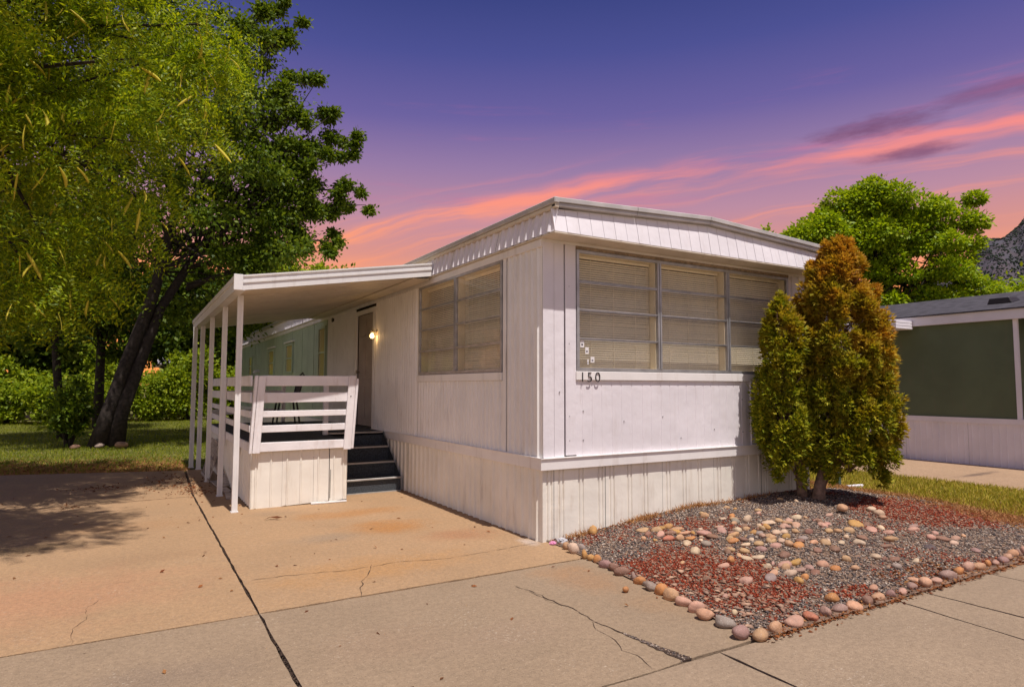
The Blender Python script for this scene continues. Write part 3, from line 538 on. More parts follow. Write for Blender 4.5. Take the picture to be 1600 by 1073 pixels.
# side wall
panel(SIDE, 0.0, .72, .83, 3.0, .115, .036, .022, M['wallside'], 0.0)
wbox(MB(), SIDE, .725, .79, 0, .016, .83, 3.0).build('corner_trim', M['wallside'], home, bevel=.003)
panel(SIDE, .80, 3.285, .83, 1.62, .098, .034, .022, M['wallside'], .002)
panel(SIDE, 3.29, 5.19, .83, 3.0, .098, .046, .032, M['wallside'], .002)
wbox(MB(), SIDE, 3.235, 3.29, 0, .016, 1.62, 3.0).build('corner_trim', M['wallside'], home, bevel=.003)
wbox(MB(), SIDE, .80, 3.29, 0, .030, 1.622, 1.715).build('sill_board', M['wallside'], home, bevel=.004)
panel(SIDE, 6.36, 8.35, .83, 3.0, .098, .046, .032, M['wallside'], .002)
for i in range(11):
    u0 = 8.42 + i * 1.18
    MB().sheet(ribs(u0 + .006, min(HL, u0 + 1.176), .39, .014, -.006, .002), .83, 3.0, SIDE).build('siding_panel', M['green'], home)
    wbox(MB(), SIDE, u0 - .012, u0 + .006, 0, .012, .83, 3.0).build('batten', M['green'], home)
wbox(MB(), SIDE, -.034, HL, 0, .032, .715, .83).build('trim_band', M['trim'], home, bevel=.004)
wbox(MB(), SIDE, -.034, HL, 0, .042, .83, .838).build('drip_edge', M['trim'], home)
u = 0.0
for i in range(9):
    L = 1.22 if i < 4 else 3.3
    MB().sheet(ribs(u + .003, min(HL, u + L), .15, .045, .022, -.006 + random.uniform(0, .006), None, False, .08), -.03, .716, SIDE).build('skirting_panel', M['skirt'], home); u += L
wbox(MB(), SIDE, -.01, HL, 0, .030, 2.985, 3.065).build('eave_trim', M['trim'], home, bevel=.003)
wbox(MB(), FRONT, -.028, HW, 0, .020, 3.04, 3.068).build('eave_trim', M['trim'], home)
wbox(MB(), FRONT, .41, 3.9, 0, .026, 3.005, 3.04).build('window_header', M['header'], home, bevel=.004)
# other two walls
MB().box(HW - .01, HW, .01, HL, 0, 3.05).build('siding_panel', M['white'], home); MB().box(.01, HW, HL - .01, HL, 0, 3.05).build('siding_panel', M['green'], home)
# soffit and mansard fascia
fb, ft = 3.085, 3.325
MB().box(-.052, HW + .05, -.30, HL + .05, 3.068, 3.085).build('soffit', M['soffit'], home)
n = 28; stp = (HW + .10) / n
for i in range(n):
    x0 = -.05 + i * stp; x1 = x0 + stp - .003
    zr = lambda x: ft + .10 * (1 - abs(x - HW / 2) / (HW / 2)) - .002
    y0, y1 = -.302, -.245; lip = random.uniform(0, .003)
    mb = MB(); mb.hexa([(x0, y0 - lip, fb), (x1, y0, fb), (x1, y0 + .02, fb), (x0, y0 + .02, fb), (x0, y1 - lip, zr(x0)), (x1, y1, zr(x1)), (x1, y1 + .02, zr(x1)), (x0, y1 + .02, zr(x0))])
    mb.build('fascia_panel', M['white'], home)
k = 18; L = (HL + .30) / k
prof = ribs(0, L - .006, .142, .040, .030, 0.0, .06)
mb = MB(); mb.sheet(prof, 0, 1, lambda u, o, t: (-.055 + .055 * t - o, u, fb + (ft - fb) * t)); fme = mb.mesh('fascia_panel'); fme.materials.append(M['white'])
for i in range(k):
    o = link('fascia_panel', fme, None, home); o.location = (0, -.295 + i * L, 0)
MB().box(HW + .02, HW + .045, -.29, HL, fb, ft).build('fascia_panel', M['white'], home)
MB().box(.0, .03, -.25, HL, fb, ft + .02).build('fascia_backing', M['core'], home)
# roof deck with shallow gable and metal edge
gz = lambda x: .10 * (1 - abs(x - HW / 2) / (HW / 2))
prof = [(-.03, 3.40), (HW / 2, 3.50), (HW + .03, 3.40), (HW + .03, 3.34), (-.03, 3.34)]
MB().prism([(x, -.24, z) for x, z in prof], (0, HL + .24, 0)).build('roof', M['roof'], home)
for (ya, yb, za, zb, nm) in ((-.315, -.24, 3.375, 3.425, 'roof_edge'), (-.30, -.235, 3.335, 3.374, 'roof_edge')):
    for (xa, xb) in ((-.045, 1.02), (1.024, HW / 2), (HW / 2 + .003, HW + .045)):
        mb = MB(); mb.hexa([(xa, ya, za + gz(xa)), (xb, ya, za + gz(xb)), (xb, yb, za + gz(xb)), (xa, yb, za + gz(xa)), (xa, ya, zb + gz(xa)), (xb, ya, zb + gz(xb)), (xb, yb, zb + gz(xb)), (xa, yb, zb + gz(xa))])
        mb.build(nm, M['cap'], home, bevel=.006)
MB().box(-.062, .0, -.318, HL, 3.365, 3.425).build('roof_edge', M['cap'], home, bevel=.008)
MB().box(-.045, .0, -.303, HL, 3.325, 3.362).build('roof_edge', M['soffit'], home, bevel=.004)
MB().box(HW + .002, HW + .06, -.31, HL, 3.33, 3.41).build('roof_edge', M['cap'], home)

# windows: frame, mullions, crossbars, panes, blind, reveal
def window(pl, u0, u1, z0, z1, units, bars, revside, name='window'):
    fw = .032
    w_ = wbox(MB(), pl, u0, u1, .0, .028, z0, z0 + fw); wbox(w_, pl, u0, u1, .0, .028, z1 - fw, z1); wbox(w_, pl, u0, u0 + fw, .0, .028, z0 + fw, z1 - fw); wbox(w_, pl, u1 - fw, u1, .0, .028, z0 + fw, z1 - fw)
    win = w_.build(name, M['alu'], home)
    step = (u1 - u0 - 2 * fw) / units; mw = .062
    for i in range(units):
        a = u0 + fw + i * step + (mw / 2 if i else 0); b = u0 + fw + (i + 1) * step - (mw / 2 if i < units - 1 else 0)
        if i < units - 1: wbox(wbox(MB(), pl, b + .004, b + mw * .45, -.01, .030, z0 + fw, z1 - fw), pl, b + mw * .55, b + mw - .004, -.01, .034, z0 + fw, z1 - fw).build('mullion', M['alu'], win)
        h = (z1 - z0 - 2 * fw) / (bars + 1)
        for j in range(bars + 1):
            za = z0 + fw + j * h; zb = za + h
            mb = MB(); t0, t1 = random.uniform(-.002, .002), random.uniform(-.002, .002)
            mb.hexa([pl(a, .010 + t0, za + .012), pl(b, .010 + t0, za + .012), pl(b, .006 + t0, za + .012), pl(a, .006 + t0, za + .012), pl(a, .010 + t1, zb - .012), pl(b, .010 + t1, zb - .012), pl(b, .006 + t1, zb - .012), pl(a, .006 + t1, zb - .012)])
            mb.build('pane', M['glass'], win)
            if j < bars: wbox(wbox(MB(), pl, a, b, .002, .022, zb - .012, zb + .012), pl, a, b, .022, .030, zb + .002, zb + .012).build('crossbar', M['alu'], win)
        rv = MB(); dpt = -.15
        wbox(rv, pl, a, a + .012, dpt, -.004, z0 + fw, z1 - fw); wbox(rv, pl, b - .012, b, dpt, -.004, z0 + fw, z1 - fw)
        wbox(rv, pl, a + .012, b - .012, dpt, -.004, z0 + .01, z0 + fw); wbox(rv, pl, a + .012, b - .012, dpt, -.004, z1 - fw, z1 - .008)
        rv.build('reveal', M['reveal'], win)
        bl = MB(); z = z0 + fw + .012; c = a + .02; e = b - .02
        while z < z1 - fw - .03:
            s1 = random.uniform(-.0015, .0015)
            bl.add([pl(c, -.088, z - .0125), pl(e, -.088, z - .0125 + s1), pl(e, -.104, z + .0105 + s1), pl(c, -.104, z + .0105)], [(0, 1, 2, 3)]); z += .0245
        wbox(bl, pl, c, e, -.115, -.085, z1 - fw - .03, z1 - fw - .003)
        for q in (.2, .5, .8): wbox(bl, pl, c + (e - c) * q - .002, c + (e - c) * q + .002, -.086, -.084, z0 + fw, z1 - fw - .03)
        tag(bl.build('blind', M['blind'], win), kind='stuff')
    return win
win_f = window(FRONT, .415, 3.885, 1.72, 3.0, 3, 3, 1, 'front_window'); win_f['label'] = 'wide three-part front window with closed tan blinds'
win_s = window(SIDE, .80, 3.235, 1.72, 2.985, 2, 3, -1, 'side_window'); win_s['label'] = 'two-part side window with tan blinds'
# stickers on the lowest left pane
for (x, z, a, b) in ((.465, 1.965, .05, .085), (.53, 1.90, .045, .07), (.60, 1.81, .05, .06), (.555, 1.79, .02, .05)):
    s = wbox(MB(), FRONT, x, x + a, .0135, .0145, z, z + b).build('sticker', M['paper'], win_f)
    wbox(MB(), FRONT, x + a * .25, x + a * .7, .0147, .0155, z + b * .25, z + b * .5).build('window_sticker_print', M['ink'], win_f)
for (u0, u1, z0, z1) in ((8.46, 9.08, 1.72, 2.86), (11.75, 12.62, 1.9, 2.68), (14.3, 15.2, 1.85, 2.64), (18.3, 19.0, 1.9, 2.6)):
    w_ = MB(); fw = .05
    for q in ((u0, u1, z0, z0 + fw), (u0, u1, z1 - fw, z1), (u0, u0 + fw, z0 + fw, z1 - fw), (u1 - fw, u1, z0 + fw, z1 - fw), (u0 + fw, u1 - fw, (z0 + z1) / 2 - .015, (z0 + z1) / 2 + .015)): wbox(w_, SIDE, q[0], q[1], .0, .045, q[2], q[3])
    wn = w_.build('window', M['green'], home); wbox(MB(), SIDE, u0 + fw, u1 - fw, .008, .02, z0 + fw, z1 - fw).build('pane', M['farglass'], wn)
wbox(MB(), SIDE, 11.6, 12.75, .01, .07, 2.70, 2.74).build('window_hood', M['trim'], home); wbox(MB(), SIDE, 14.2, 15.3, .01, .07, 2.68, 2.72).build('window_hood', M['trim'], home)
MB().tube([(-.0, 17.0, 2.05), (-.14, 17.0, 2.03), (-.16, 17.0, 1.98)], .05, 10).build('vent_pipe', M['nwhite'], home)
MB().tube([(-.01, 7.9, 2.93), (-.05, 7.9, 2.93)], .045, 10).build('wall_vent', M['dark'], home)
# door
fr = wbox(MB(), SIDE, 5.20, 5.30, 0, .035, .84, 2.93); wbox(fr, SIDE, 6.24, 6.34, 0, .035, .84, 2.93); wbox(fr, SIDE, 5.30, 6.24, 0, .035, 2.85, 2.93)
fr = fr.build('door_frame', M['trim'], home, bevel=.004); wbox(MB(), SIDE, 5.30, 6.24, -.05, .05, .80, .85).build('door_sill', M['dark'], fr)
dr = wbox(MB(), SIDE, 5.31, 6.23, -.05, -.012, .86, 2.845).build('door', M['door'], home)
for (a, b, z0, z1) in ((5.42, 5.73, .98, 1.55), (5.81, 6.12, .98, 1.55), (5.42, 5.73, 1.68, 2.35), (5.81, 6.12, 1.68, 2.35), (5.42, 5.73, 2.46, 2.74), (5.81, 6.12, 2.46, 2.74)):
    wbox(MB(), SIDE, a, b, -.012, -.002, z0, z1).build('door_panel', M['door'], dr, bevel=.008)
MB().tube([(-.0, 6.15, 1.82), (-.05, 6.15, 1.82), (-.055, 6.15, 1.82)], [.02, .03, .02], 10).build('handle', M['brass'], dr)
for z in (1.1, 1.85, 2.6): wbox(MB(), SIDE, 5.295, 5.32, -.008, .004, z - .05, z + .05).build('hinge', M['brass'], dr)
# house number 150 on the sill board
def digit(ch, x):
    cu = bpy.data.curves.new('digit', 'FONT'); cu.body = ch; cu.size = .155; cu.extrude = .004; cu.offset = -.003
    o = bpy.data.objects.new('tmp', cu); COL.objects.link(o); bpy.context.view_layer.update()
    me = bpy.data.meshes.new_from_object(o.evaluated_get(bpy.context.evaluated_depsgraph_get())); bpy.data.objects.remove(o)
    q = link('house_number', me, None, home); me.materials.clear(); me.materials.append(M['dark'])
    q.location = (x, -.040, 1.602); q.rotation_euler = (math.radians(90), 0, 0); return q
for ch, x in (('1', .435), ('5', .53), ('0', .635)): digit(ch, x)
# lamp beside the door
lamp = thing('wall_lamp', 'lit glass jar wall lamp on the siding beside the front door', 'wall lamp')
MB().tube([(-.012, 5.10, 2.47), (-.03, 5.10, 2.47)], [.055, .05], 12).build('backplate', M['brass'], lamp)
MB().tube([(-.03, 5.10, 2.48), (-.09, 5.10, 2.50), (-.11, 5.10, 2.47)], [.012, .012, .045], 10).build('arm', M['brass'], lamp)
MB().tube([(-.11, 5.10, 2.462), (-.11, 5.10, 2.44), (-.11, 5.10, 2.36), (-.11, 5.10, 2.34)], [.045, .062, .062, .03], 12).build('glass_shade', M['shade'], lamp, smooth=True)
MB().tube([(-.11, 5.10, 2.455), (-.11, 5.10, 2.42), (-.11, 5.10, 2.385), (-.11, 5.10, 2.37)], [.015, .034, .036, .012], 10).build('bulb', M['bulb'], lamp, smooth=True)
ld = bpy.data.lights.new('lamp_light', 'POINT'); ld.energy = 1.3; ld.color = (1, .62, .25); ld.shadow_soft_size = .03
lo = bpy.data.objects.new('lamp_light', ld); COL.objects.link(lo); lo.parent = lamp; lo.location = (-.11, 5.06, 2.40)

# ------------------------------------------------------------------ awning with posts
awn = thing('porch_awning', 'white metal awning on slim posts over the porch, fixed to the home side wall', 'awning')
ya, yb = 2.72, 8.85
za = lambda x: 2.70 + (x + 2.5) / 2.42 * .385     # underside height
npan = 21; pw = (yb - ya) / npan
for i in range(npan):
    y0 = ya + i * pw + .002; y1 = y0 + pw - .004
    pr = [(y0, 0), (y0 + .03, 0), (y0 + .045, .045), (y1 - .045, .045), (y1 - .03, 0), (y1, 0)]
    pr = [(y0, .02), (y0 + .012, 0), (y1 - .06, 0), (y1 - .045, .012), (y1 - .03, .012), (y1 - .015, 0), (y1, 0)]
    mb = MB(); nn = len(pr)
    vs = [(-2.46, y, za(-2.46) + h) for y, h in pr] + [(-.07, y, za(-.07) + h) for y, h in pr]
    mb.add(vs, [(j, j + 1, nn + j + 1, nn + j) for j in range(nn - 1)])
    mb.hexa([(-2.46, y0, za(-2.46) + .05), (-.07, y0, za(-.07) + .05), (-.07, y1, za(-.07) + .05), (-2.46, y1, za(-2.46) + .05), (-2.46, y0, za(-2.46) + .09), (-.07, y0, za(-.07) + .09), (-.07, y1, za(-.07) + .09), (-2.46, y1, za(-2.46) + .09)])
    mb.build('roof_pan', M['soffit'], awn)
def awfascia(y0, y1, name='fascia'):
    mb = MB(); x0, x1 = -2.50, -.065
    for (d0, d1, h0, h1) in ((0, .02, -.01, .075), (-.012, .02, .075, .105), (0, .02, .105, .15), (-.014, .03, .15, .17)):
        mb.hexa([(x0, y0 + d0, za(x0) + h0), (x1, y0 + d0, za(x1) + h0), (x1, y0 + d1, za(x1) + h0), (x0, y0 + d1, za(x0) + h0), (x0, y0 + d0, za(x0) + h1), (x1, y0 + d0, za(x1) + h1), (x1, y0 + d1, za(x1) + h1), (x0, y0 + d1, za(x0) + h1)])
    return mb.build(name, M['awn'], awn)
awfascia(ya - .022, ya); awfascia(yb, yb + .02)
gt = MB(); z = za(-2.5)
gt.box(-2.56, -2.46, ya - .02, yb + .02, z - .012, z - .002); gt.box(-2.57, -2.555, ya - .02, yb + .02, z - .012, z + .10); gt.box(-2.585, -2.555, ya - .02, yb + .02, z + .10, z + .165); gt.box(-2.52, -2.46, ya - .02, yb + .02, z + .0, z + .16)
gt.build('gutter', M['awn'], awn)
MB().box(-2.592, -2.49, ya - .05, ya - .023, z - .014, z + .175).build('gutter_end_cap', M['awn'], awn, bevel=.004)
MB().box(-.30, -.07, ya + .05, yb, 3.03, 3.045).build('ledger', M['soffit'], awn)
for (x, y, s) in ((-2.44, 3.23, .066), (-2.46, 4.60, .066), (-2.47, 6.22, .066), (-2.46, 8.0, .075), (-2.56, 8.35, .075)):
    mb = MB(); q = s / 2; zt = 2.695
    mb.box(x - q, x - q * .25, y - q, y + q, .0, zt); mb.box(x + q * .25, x + q, y - q, y + q, .0, zt); mb.box(x - q * .25, x + q * .25, y - q * .8, y + q * .8, .0, zt)
    po = mb.build('post', M['awn'], awn)
    MB().box(x - q - .01, x + q + .01, y - q - .01, y + q + .01, 0, .012).build('post_foot', M['awn'], po)

# ------------------------------------------------------------------ porch deck, railing, steps
deck = thing('porch_deck', 'raised porch deck with white board railing, ribbed white skirting and dark carpet', 'porch deck')
DZ = .83
MB().add([(-2.24, 3.34, DZ), (-1.02, 3.34, DZ), (-1.02, 4.64, DZ), (-.045, 4.64, DZ), (-.045, 8.3, DZ), (-2.24, 8.3, DZ),
          (-2.24, 3.34, DZ - .05), (-1.02, 3.34, DZ - .05), (-1.02, 4.64, DZ - .05), (-.045, 4.64, DZ - .05), (-.045, 8.3, DZ - .05), (-2.24, 8.3, DZ - .05)],
         [(0, 1, 2, 3, 4, 5), (11, 10, 9, 8, 7, 6)] + [(i, 6 + i, 6 + (i + 1) % 6, (i + 1) % 6) for i in range(6)]).build('deck_floor', M['carpet'], deck)
MB().box(-2.245, -1.02, 3.318, 3.338, DZ - .03, DZ + .004).build('floor_edge', M['nosing'], deck)
# front skirting in sheets with ragged feet
DF = lambda u, o, z: (u, 3.345 - o + .02 * (z - .4), z)
cuts = [(-2.245, -1.86, .0), (-1.858, -1.46, .012), (-1.457, -1.255, .018), (-1.245, -1.01, .02)]
for (a, b, l) in cuts:
    aa = random.uniform(-.01, .01)
    MB().sheet(ribs(a, b, .155, .03, .013, .004, .045, False, .2), (lambda u, a=a, b=b, l=l: l * (.3 + (u - a) / (b - a)) + (.006 if int(u * 40) % 3 == 0 else 0)), .722, DF).build('skirting_panel', M['skirt'], deck)
MB().bar((-1.247, 3.296, .06), (-1.243, 3.296, .44), .006, .004, (0, 1, 0)).build('skirting_tear', M['black'], deck)
DS = lambda u, o, z: (-2.235 - o, u, z)
for i in range(4):
    a = 3.315 + i * 1.25
    MB().sheet(ribs(a, a + 1.245, .155, .03, .012, random.uniform(0, .006)), random.uniform(-.01, .02), .722, DS).build('skirting_panel', M['skirt'], deck)
MB().sheet(ribs(3.315, 4.62, .155, .03, .010, 0), 0.0, .78, lambda u, o, z: (-1.015 + o, u, z)).build('skirting_panel', M['skirt'], deck)
# boards of the railing (front face), leaning outwards at the foot
for i, (z0, z1) in enumerate(((.715, .83), (.96, 1.05), (1.155, 1.235), (1.34, 1.47), (1.555, 1.69))):
    sh = lambda z: .06 * (z - .7)
    mb = MB(); q = random.uniform(-.004, .004)
    xa, xb = -2.20, -1.03
    mb.hexa([(xa + sh(z0), 3.285 + q, z0), (xb + sh(z0), 3.285 + q, z0 + .008), (xb + sh(z0), 3.313 + q, z0 + .008), (xa + sh(z0), 3.313 + q, z0), (xa + sh(z1), 3.285 + q, z1), (xb + sh(z1), 3.285 + q, z1 + .004), (xb + sh(z1), 3.313 + q, z1 + .004), (xa + sh(z1), 3.313 + q, z1)])
    mb.build('rail_board', M['rail'], deck, bevel=.004)
def rpost(x0, x1, y0, y1, z0, z1, lean, m='rail', cham=.03):
    mb = MB(); mb.hexa([(x0, y0, z0), (x1, y0, z0), (x1, y1, z0), (x0, y1, z0), (x0 + lean, y0, z1), (x1 + lean, y0, z1), (x1 + lean, y1, z1), (x0 + lean, y1, z1)])
    return mb.build('rail_post', M[m], deck, bevel=.006)
rpost(-2.245, -2.155, 3.255, 3.283, .70, 1.685, .055); rpost(-2.285, -2.25, 3.255, 3.345, .70, 1.69, .055); rpost(-1.085, -.985, 3.252, 3.283, .70, 1.70, .06); rpost(-.983, -.95, 3.25, 3.34, .71, 1.66, .06)
MB().tube([(-1.0, 3.247, 1.42), (-1.0, 3.252, 1.42)], .008, 6).build('bolt', M['dark'], deck)
# side railing
for (z0, z1) in ((.715, .83), (.96, 1.05), (1.155, 1.235), (1.34, 1.47), (1.555, 1.69)):
    for (a, b) in ((3.35, 5.74), (5.745, 8.26)): MB().box(-2.275, -2.25, a, b, z0 + random.uniform(-.006, .006), z1).build('rail_board', M['rail'], deck, bevel=.003)
for y in (4.28, 5.75, 8.22): rpost(-2.315, -2.278, y - .045, y + .045, .62, 1.70, .0)
for (z0, z1) in ((1.34, 1.47), (1.555, 1.69), (1.0, 1.1)): MB().box(-2.24, -.9, 8.27, 8.295, z0, z1).build('rail_board', M['rail'], deck, bevel=.003)
rpost(-1.10, -1.03, 4.28, 4.35, DZ, 1.66, 0); rpost(-.95, -.88, 8.2, 8.27, DZ, 1.69, 0)
for (z0, z1) in ((1.56, 1.69),): MB().box(-1.035, -1.01, 3.35, 4.28, z0, z1).build('rail_board', M['rail'], deck, bevel=.003)
# steps
ys = [3.80, 4.08, 4.36, 4.64]
for i, y in enumerate(ys):
    zt = .2075 * (i + 1); x0, x1 = -1.0, -.06
    MB().box(x0, x1, y, y + .025, .2075 * i + (.0 if i else .0), zt - .02).build('riser', M['carpet'], deck)
    if i < 3: MB().box(x0, x1, y - .02, ys[i + 1], zt - .02, zt).build('tread', M['carpet'], deck)
    MB().box(x0, x1, y - .032, y - .003, zt - .022, zt + .004).build('nosing', M['nosing'], deck, bevel=.004)
MB().add([(-.058, 3.8, 0), (-.058, 4.64, 0), (-.058, 4.64, .83), (-.058, 4.36, .62), (-.058, 4.08, .41), (-.058, 3.8, .2)], [(0, 1, 2, 3, 4, 5)]).build('stringer', M['carpet'], deck)
MB().box(-1.0, -.06, 3.77, 3.795, .0, .012).build('floor_edge', M['nosing'], deck)
# loose pieces by the deck
tag(MB().hexa([(-1.50, 3.26, .004), (-1.03, 3.25, .004), (-1.03, 3.285, .004), (-1.50, 3.30, .004), (-1.50, 3.262, .026), (-1.03, 3.252, .022), (-1.03, 3.283, .022), (-1.50, 3.297, .026)]).build('trim_strip', M['awn'], bevel=.003), 'loose strip of white metal trim on the ground below the deck front skirting', 'trim strip')
lat = thing('lattice_panel', 'broken peeling white lattice panel leaning against the left side of the deck', 'lattice panel')
Lp = lambda v, h: Vector((-2.30 - .16 * (1 - h / .62), v, h + .01))
for v in np.linspace(6.1, 7.25, 8): MB().bar(Lp(v, .0), Lp(v, .60), .04, .012, (1, 0, 0)).build('slat', M['rust'], lat)
for h in (.02, .31, .60): MB().bar(Lp(6.05, h) + Vector((-.013, 0, 0)), Lp(7.3, h) + Vector((-.013, 0, 0)), .012, .05).build('slat', M['rust'], lat)
for (a, b, lab) in (((-2.33, 4.75, .03), (-2.39, 6.1, .02), 'long weathered white board lying on the ground along the deck side'), ((-2.36, 4.2, .012), (-2.30, 5.0, .012), 'short weathered white board on the ground by the second awning post'),
                    ((-2.31, 5.2, .05), (-2.33, 6.6, .36), 'rust stained board leaning slanted on the deck side skirting')):
    tag(MB().bar(a, b, .11, .018).build('board', M['rust'], bevel=.003), lab, 'board', 'loose boards beside the deck')
# chair
ch = thing('chair', 'dark wooden spindle back chair standing on the porch deck behind the railing', 'chair')
cx, cy, sz = -1.06, 7.2, DZ + .45
MB().prism([(cx + .22 * math.cos(t) * (1.05 if math.cos(t) < 0 else .95), cy + .22 * math.sin(t), sz) for t in np.linspace(0, 2 * math.pi, 14)[:-1]], (0, 0, .035)).build('seat', M['black'], ch)
for sx_ in (-1, 1):
    for sy_ in (-1, 1): MB().tube([(cx + .15 * sx_, cy + .15 * sy_, sz), (cx + .18 * sx_, cy + .17 * sy_, sz - .2), (cx + .21 * sx_, cy + .20 * sy_, DZ + .0)], [.015, .02, .014], 8).build('leg', M['black'], ch)
    MB().tube([(cx - .185, cy + .17 * sx_, sz - .26), (cx + .185, cy + .17 * sx_, sz - .26)], .011, 6).build('stretcher', M['black'], ch)
MB().tube([(cx, cy - .17, sz - .26), (cx, cy + .17, sz - .26)], .011, 6).build('stretcher', M['black'], ch)
for q in np.linspace(-.17, .17, 6): MB().tube([(cx + .17, cy + q, sz + .03), (cx + .27, cy + q * 1.15, sz + .47)], .010, 6).build('spindle', M['black'], ch)
MB().tube([(cx + .16, cy - .2, sz + .03), (cx + .22, cy - .22, sz + .30), (cx + .275, cy - .17, sz + .48), (cx + .285, cy, sz + .53), (cx + .275, cy + .17, sz + .48), (cx + .22, cy + .22, sz + .30), (cx + .16, cy + .2, sz + .03)], .016, 8).build('back_bow', M['black'], ch)

# ------------------------------------------------------------------ small ground things
pod0 = None
def pod_mesh(i):
    r = random.Random(50 + i); n = 7; L = r.uniform(.22, .34); cur = r.uniform(.8, 1.7); tw = r.uniform(-.8, .8); vs = []
    for k in range(n):
        t = k / (n - 1); a = cur * t; p = Vector((math.sin(a) * L * .45, tw * .04 * math.sin(t * 3), -t * L)); ww = .024 * math.sin(math.pi * min(.97, max(.05, t))) ** .5
        q = Vector((math.cos(a), tw * t, 0)).normalized() * ww; th = Vector((0, .004, 0))
        vs += [p - q - th * .2, p + th, p + q - th * .2, p - th]
    fs = [(4 * k + j, 4 * k + (j + 1) % 4, 4 * k + 4 + (j + 1) % 4, 4 * k + 4 + j) for k in range(n - 1) for j in range(4)]
    return MB().add(vs, fs).mesh('seed_pod', True)
PODS = [pod_mesh(i) for i in range(6)]
for p in PODS: p.materials.append(M['pod'])
dp = link('dried_pod', MB().add([(0, 0, 0), (.06, .03, .03), (.15, .03, .012), (.22, .0, .03), (.14, .06, .035), (.06, .07, .02)], [(0, 1, 5), (1, 2, 4, 5), (2, 3, 4)]).mesh('dried_pod'), M['leaflit'])
dp.location = (-2.22, 2.52, .004); dp.rotation_euler = (0, 0, -.4); tag(dp, 'single curled brown dried pod on the tan driveway in front of the deck', 'dried pod')
for nm, x, y, s, m_, lab in (('plastic_wrapper', .055, -.10, .036, 'pink', 'crumpled pink plastic wrapper at the foot of the home front corner'), ('plastic_bag', .16, -.10, .06, 'litter', 'crumpled clear grey plastic bag beside the pink wrapper at the home corner')):
    bm = bmesh.new(); bmesh.ops.create_icosphere(bm, subdivisions=3, radius=s)
    for v in bm.verts: v.co *= random.uniform(.65, 1.15); v.co.z = max(v.co.z * .55, -s * .3)
    me = bpy.data.meshes.new(nm); bm.to_mesh(me); bm.free(); o = link(nm, me, M[m_]); o.location = (x, y, s * .35); tag(o, lab, 'litter')
pp = thing('utility_post', 'short dark green post in the dry grass behind the large arborvitae', 'post')
MB().box(5.86, 5.93, .62, .69, -.02, .62).build('post', M['post'], pp, bevel=.006); MB().box(5.84, 5.95, .60, .71, .62, .66).build('post_cap', M['post'], pp, bevel=.006)
tag(MB().bar((5.92, .53, .03), (6.25, .48, .03), .06, .05).build('pipe_end', M['nwhite'], bevel=.01), 'short white plastic pipe lying in the dry grass beside the green post', 'pipe')

# ------------------------------------------------------------------ arborvitae
def arbor(name, label, base, ctr, rx, ry, z0, z1, n, stems, pw=.62, leanx=0.0):
    root = thing(name, label, 'arborvitae', 'arborvitae by the front wall')
    for st in stems: MB().tube(st[0], st[1], 8).build('trunk', M['bark2'], root, smooth=True)
    # surface radius: fat below, narrowing to the tip, lumpy
    def rad(t): return np.where(t < .22, .72 + .28 * np.sqrt(np.clip(t / .22, 0, 1)), (1 - ((np.clip(t, .22, 1) - .22) / .78) ** 2.3) ** pw)
    nc = n // 120; tc_ = 1 - rng.uniform(0, 1, nc * 3) ** .85; tc_ = tc_[rng.uniform(0, 1, nc * 3) < np.maximum(rad(tc_), .10)][:nc]; nc = len(tc_); tc_[0] = .985; tc_[1] = .95
    thc = rng.uniform(0, 2 * math.pi, nc); rc = rad(tc_) * rng.uniform(.62, 1.10, nc); lo = .13 * np.sin(thc * 3 + 1) + .08 * np.sin(thc * 7)
    CC = np.stack([ctr[0] + leanx * tc_ + rc * rx * np.cos(thc), ctr[1] + rc * ry * np.sin(thc), z0 + lo * (1 - tc_) ** 2 + (z1 - z0) * tc_ * .97], 1)
    cr = rng.uniform(.05, .115, nc) * np.where(tc_ > .88, .6, 1)
    idx = np.repeat(np.arange(nc), n // nc); n = len(idx)
    q = nrm(rng.normal(size=(n, 3))) * rng.uniform(0, 1, (n, 1)) ** .5; q[:, 2] *= 1.7
    P = CC[idx] + q * cr[idx][:, None]
    out = np.stack([np.cos(thc[idx]), np.sin(thc[idx]), np.full(n, .25)], 1)
    # each spray: one fan of three narrow leaflets
    D = out * .7 + q * .7 + rng.normal(0, .3, (n, 3)); D[:, 2] += .05; N = rng.normal(size=(n, 3)) * .45 + out * .35; N[:, 2] += 1.0; N[:, 1] -= .3
    L = rng.uniform(.035, .075, n)
    Ps = np.concatenate([P, P, P]); k = nrm(D); sd = nrm(np.cross(k, N)); Ds = np.concatenate([k, k + sd * .7, k - sd * .7])
    leaves('foliage', Ps, Ds, np.concatenate([N, N, N]), np.concatenate([L, L * .75, L * .75]), .020, M['arb'], root)
    # inner brown mass of twigs
    tw = MB()
    for _ in range(70):
        t = random.random() * .8; a = random.uniform(0, 6.28); zz = z0 + (z1 - z0) * t
        tw.tube([(ctr[0] + leanx * t, ctr[1], zz - .15), (ctr[0] + leanx * t + math.cos(a) * rx * .75 * float(rad(np.array(t))), ctr[1] + math.sin(a) * ry * .75 * float(rad(np.array(t))), zz + .2)], [.010, .004], 4)
    tw.build('branches', M['bark2'], root)
    return root
arbor('arborvitae', 'smaller green cone shaped arborvitae with forked trunk touching the front wall', None, (3.20, -.43), .28, .30, .66, 2.72, 17000,
      [([(3.56, -.40, .12), (3.49, -.42, .4), (3.38, -.45, .8), (3.3, -.46, 1.5)], [.075, .06, .05, .03]), ([(3.60, -.36, .12), (3.58, -.38, .45), (3.48, -.42, .8), (3.35, -.45, 1.6)], [.06, .05, .045, .02]), ([(3.47, -.41, .42), (3.3, -.42, .6), (3.12, -.42, .8)], [.02, .015, .008])], .85, -.06)
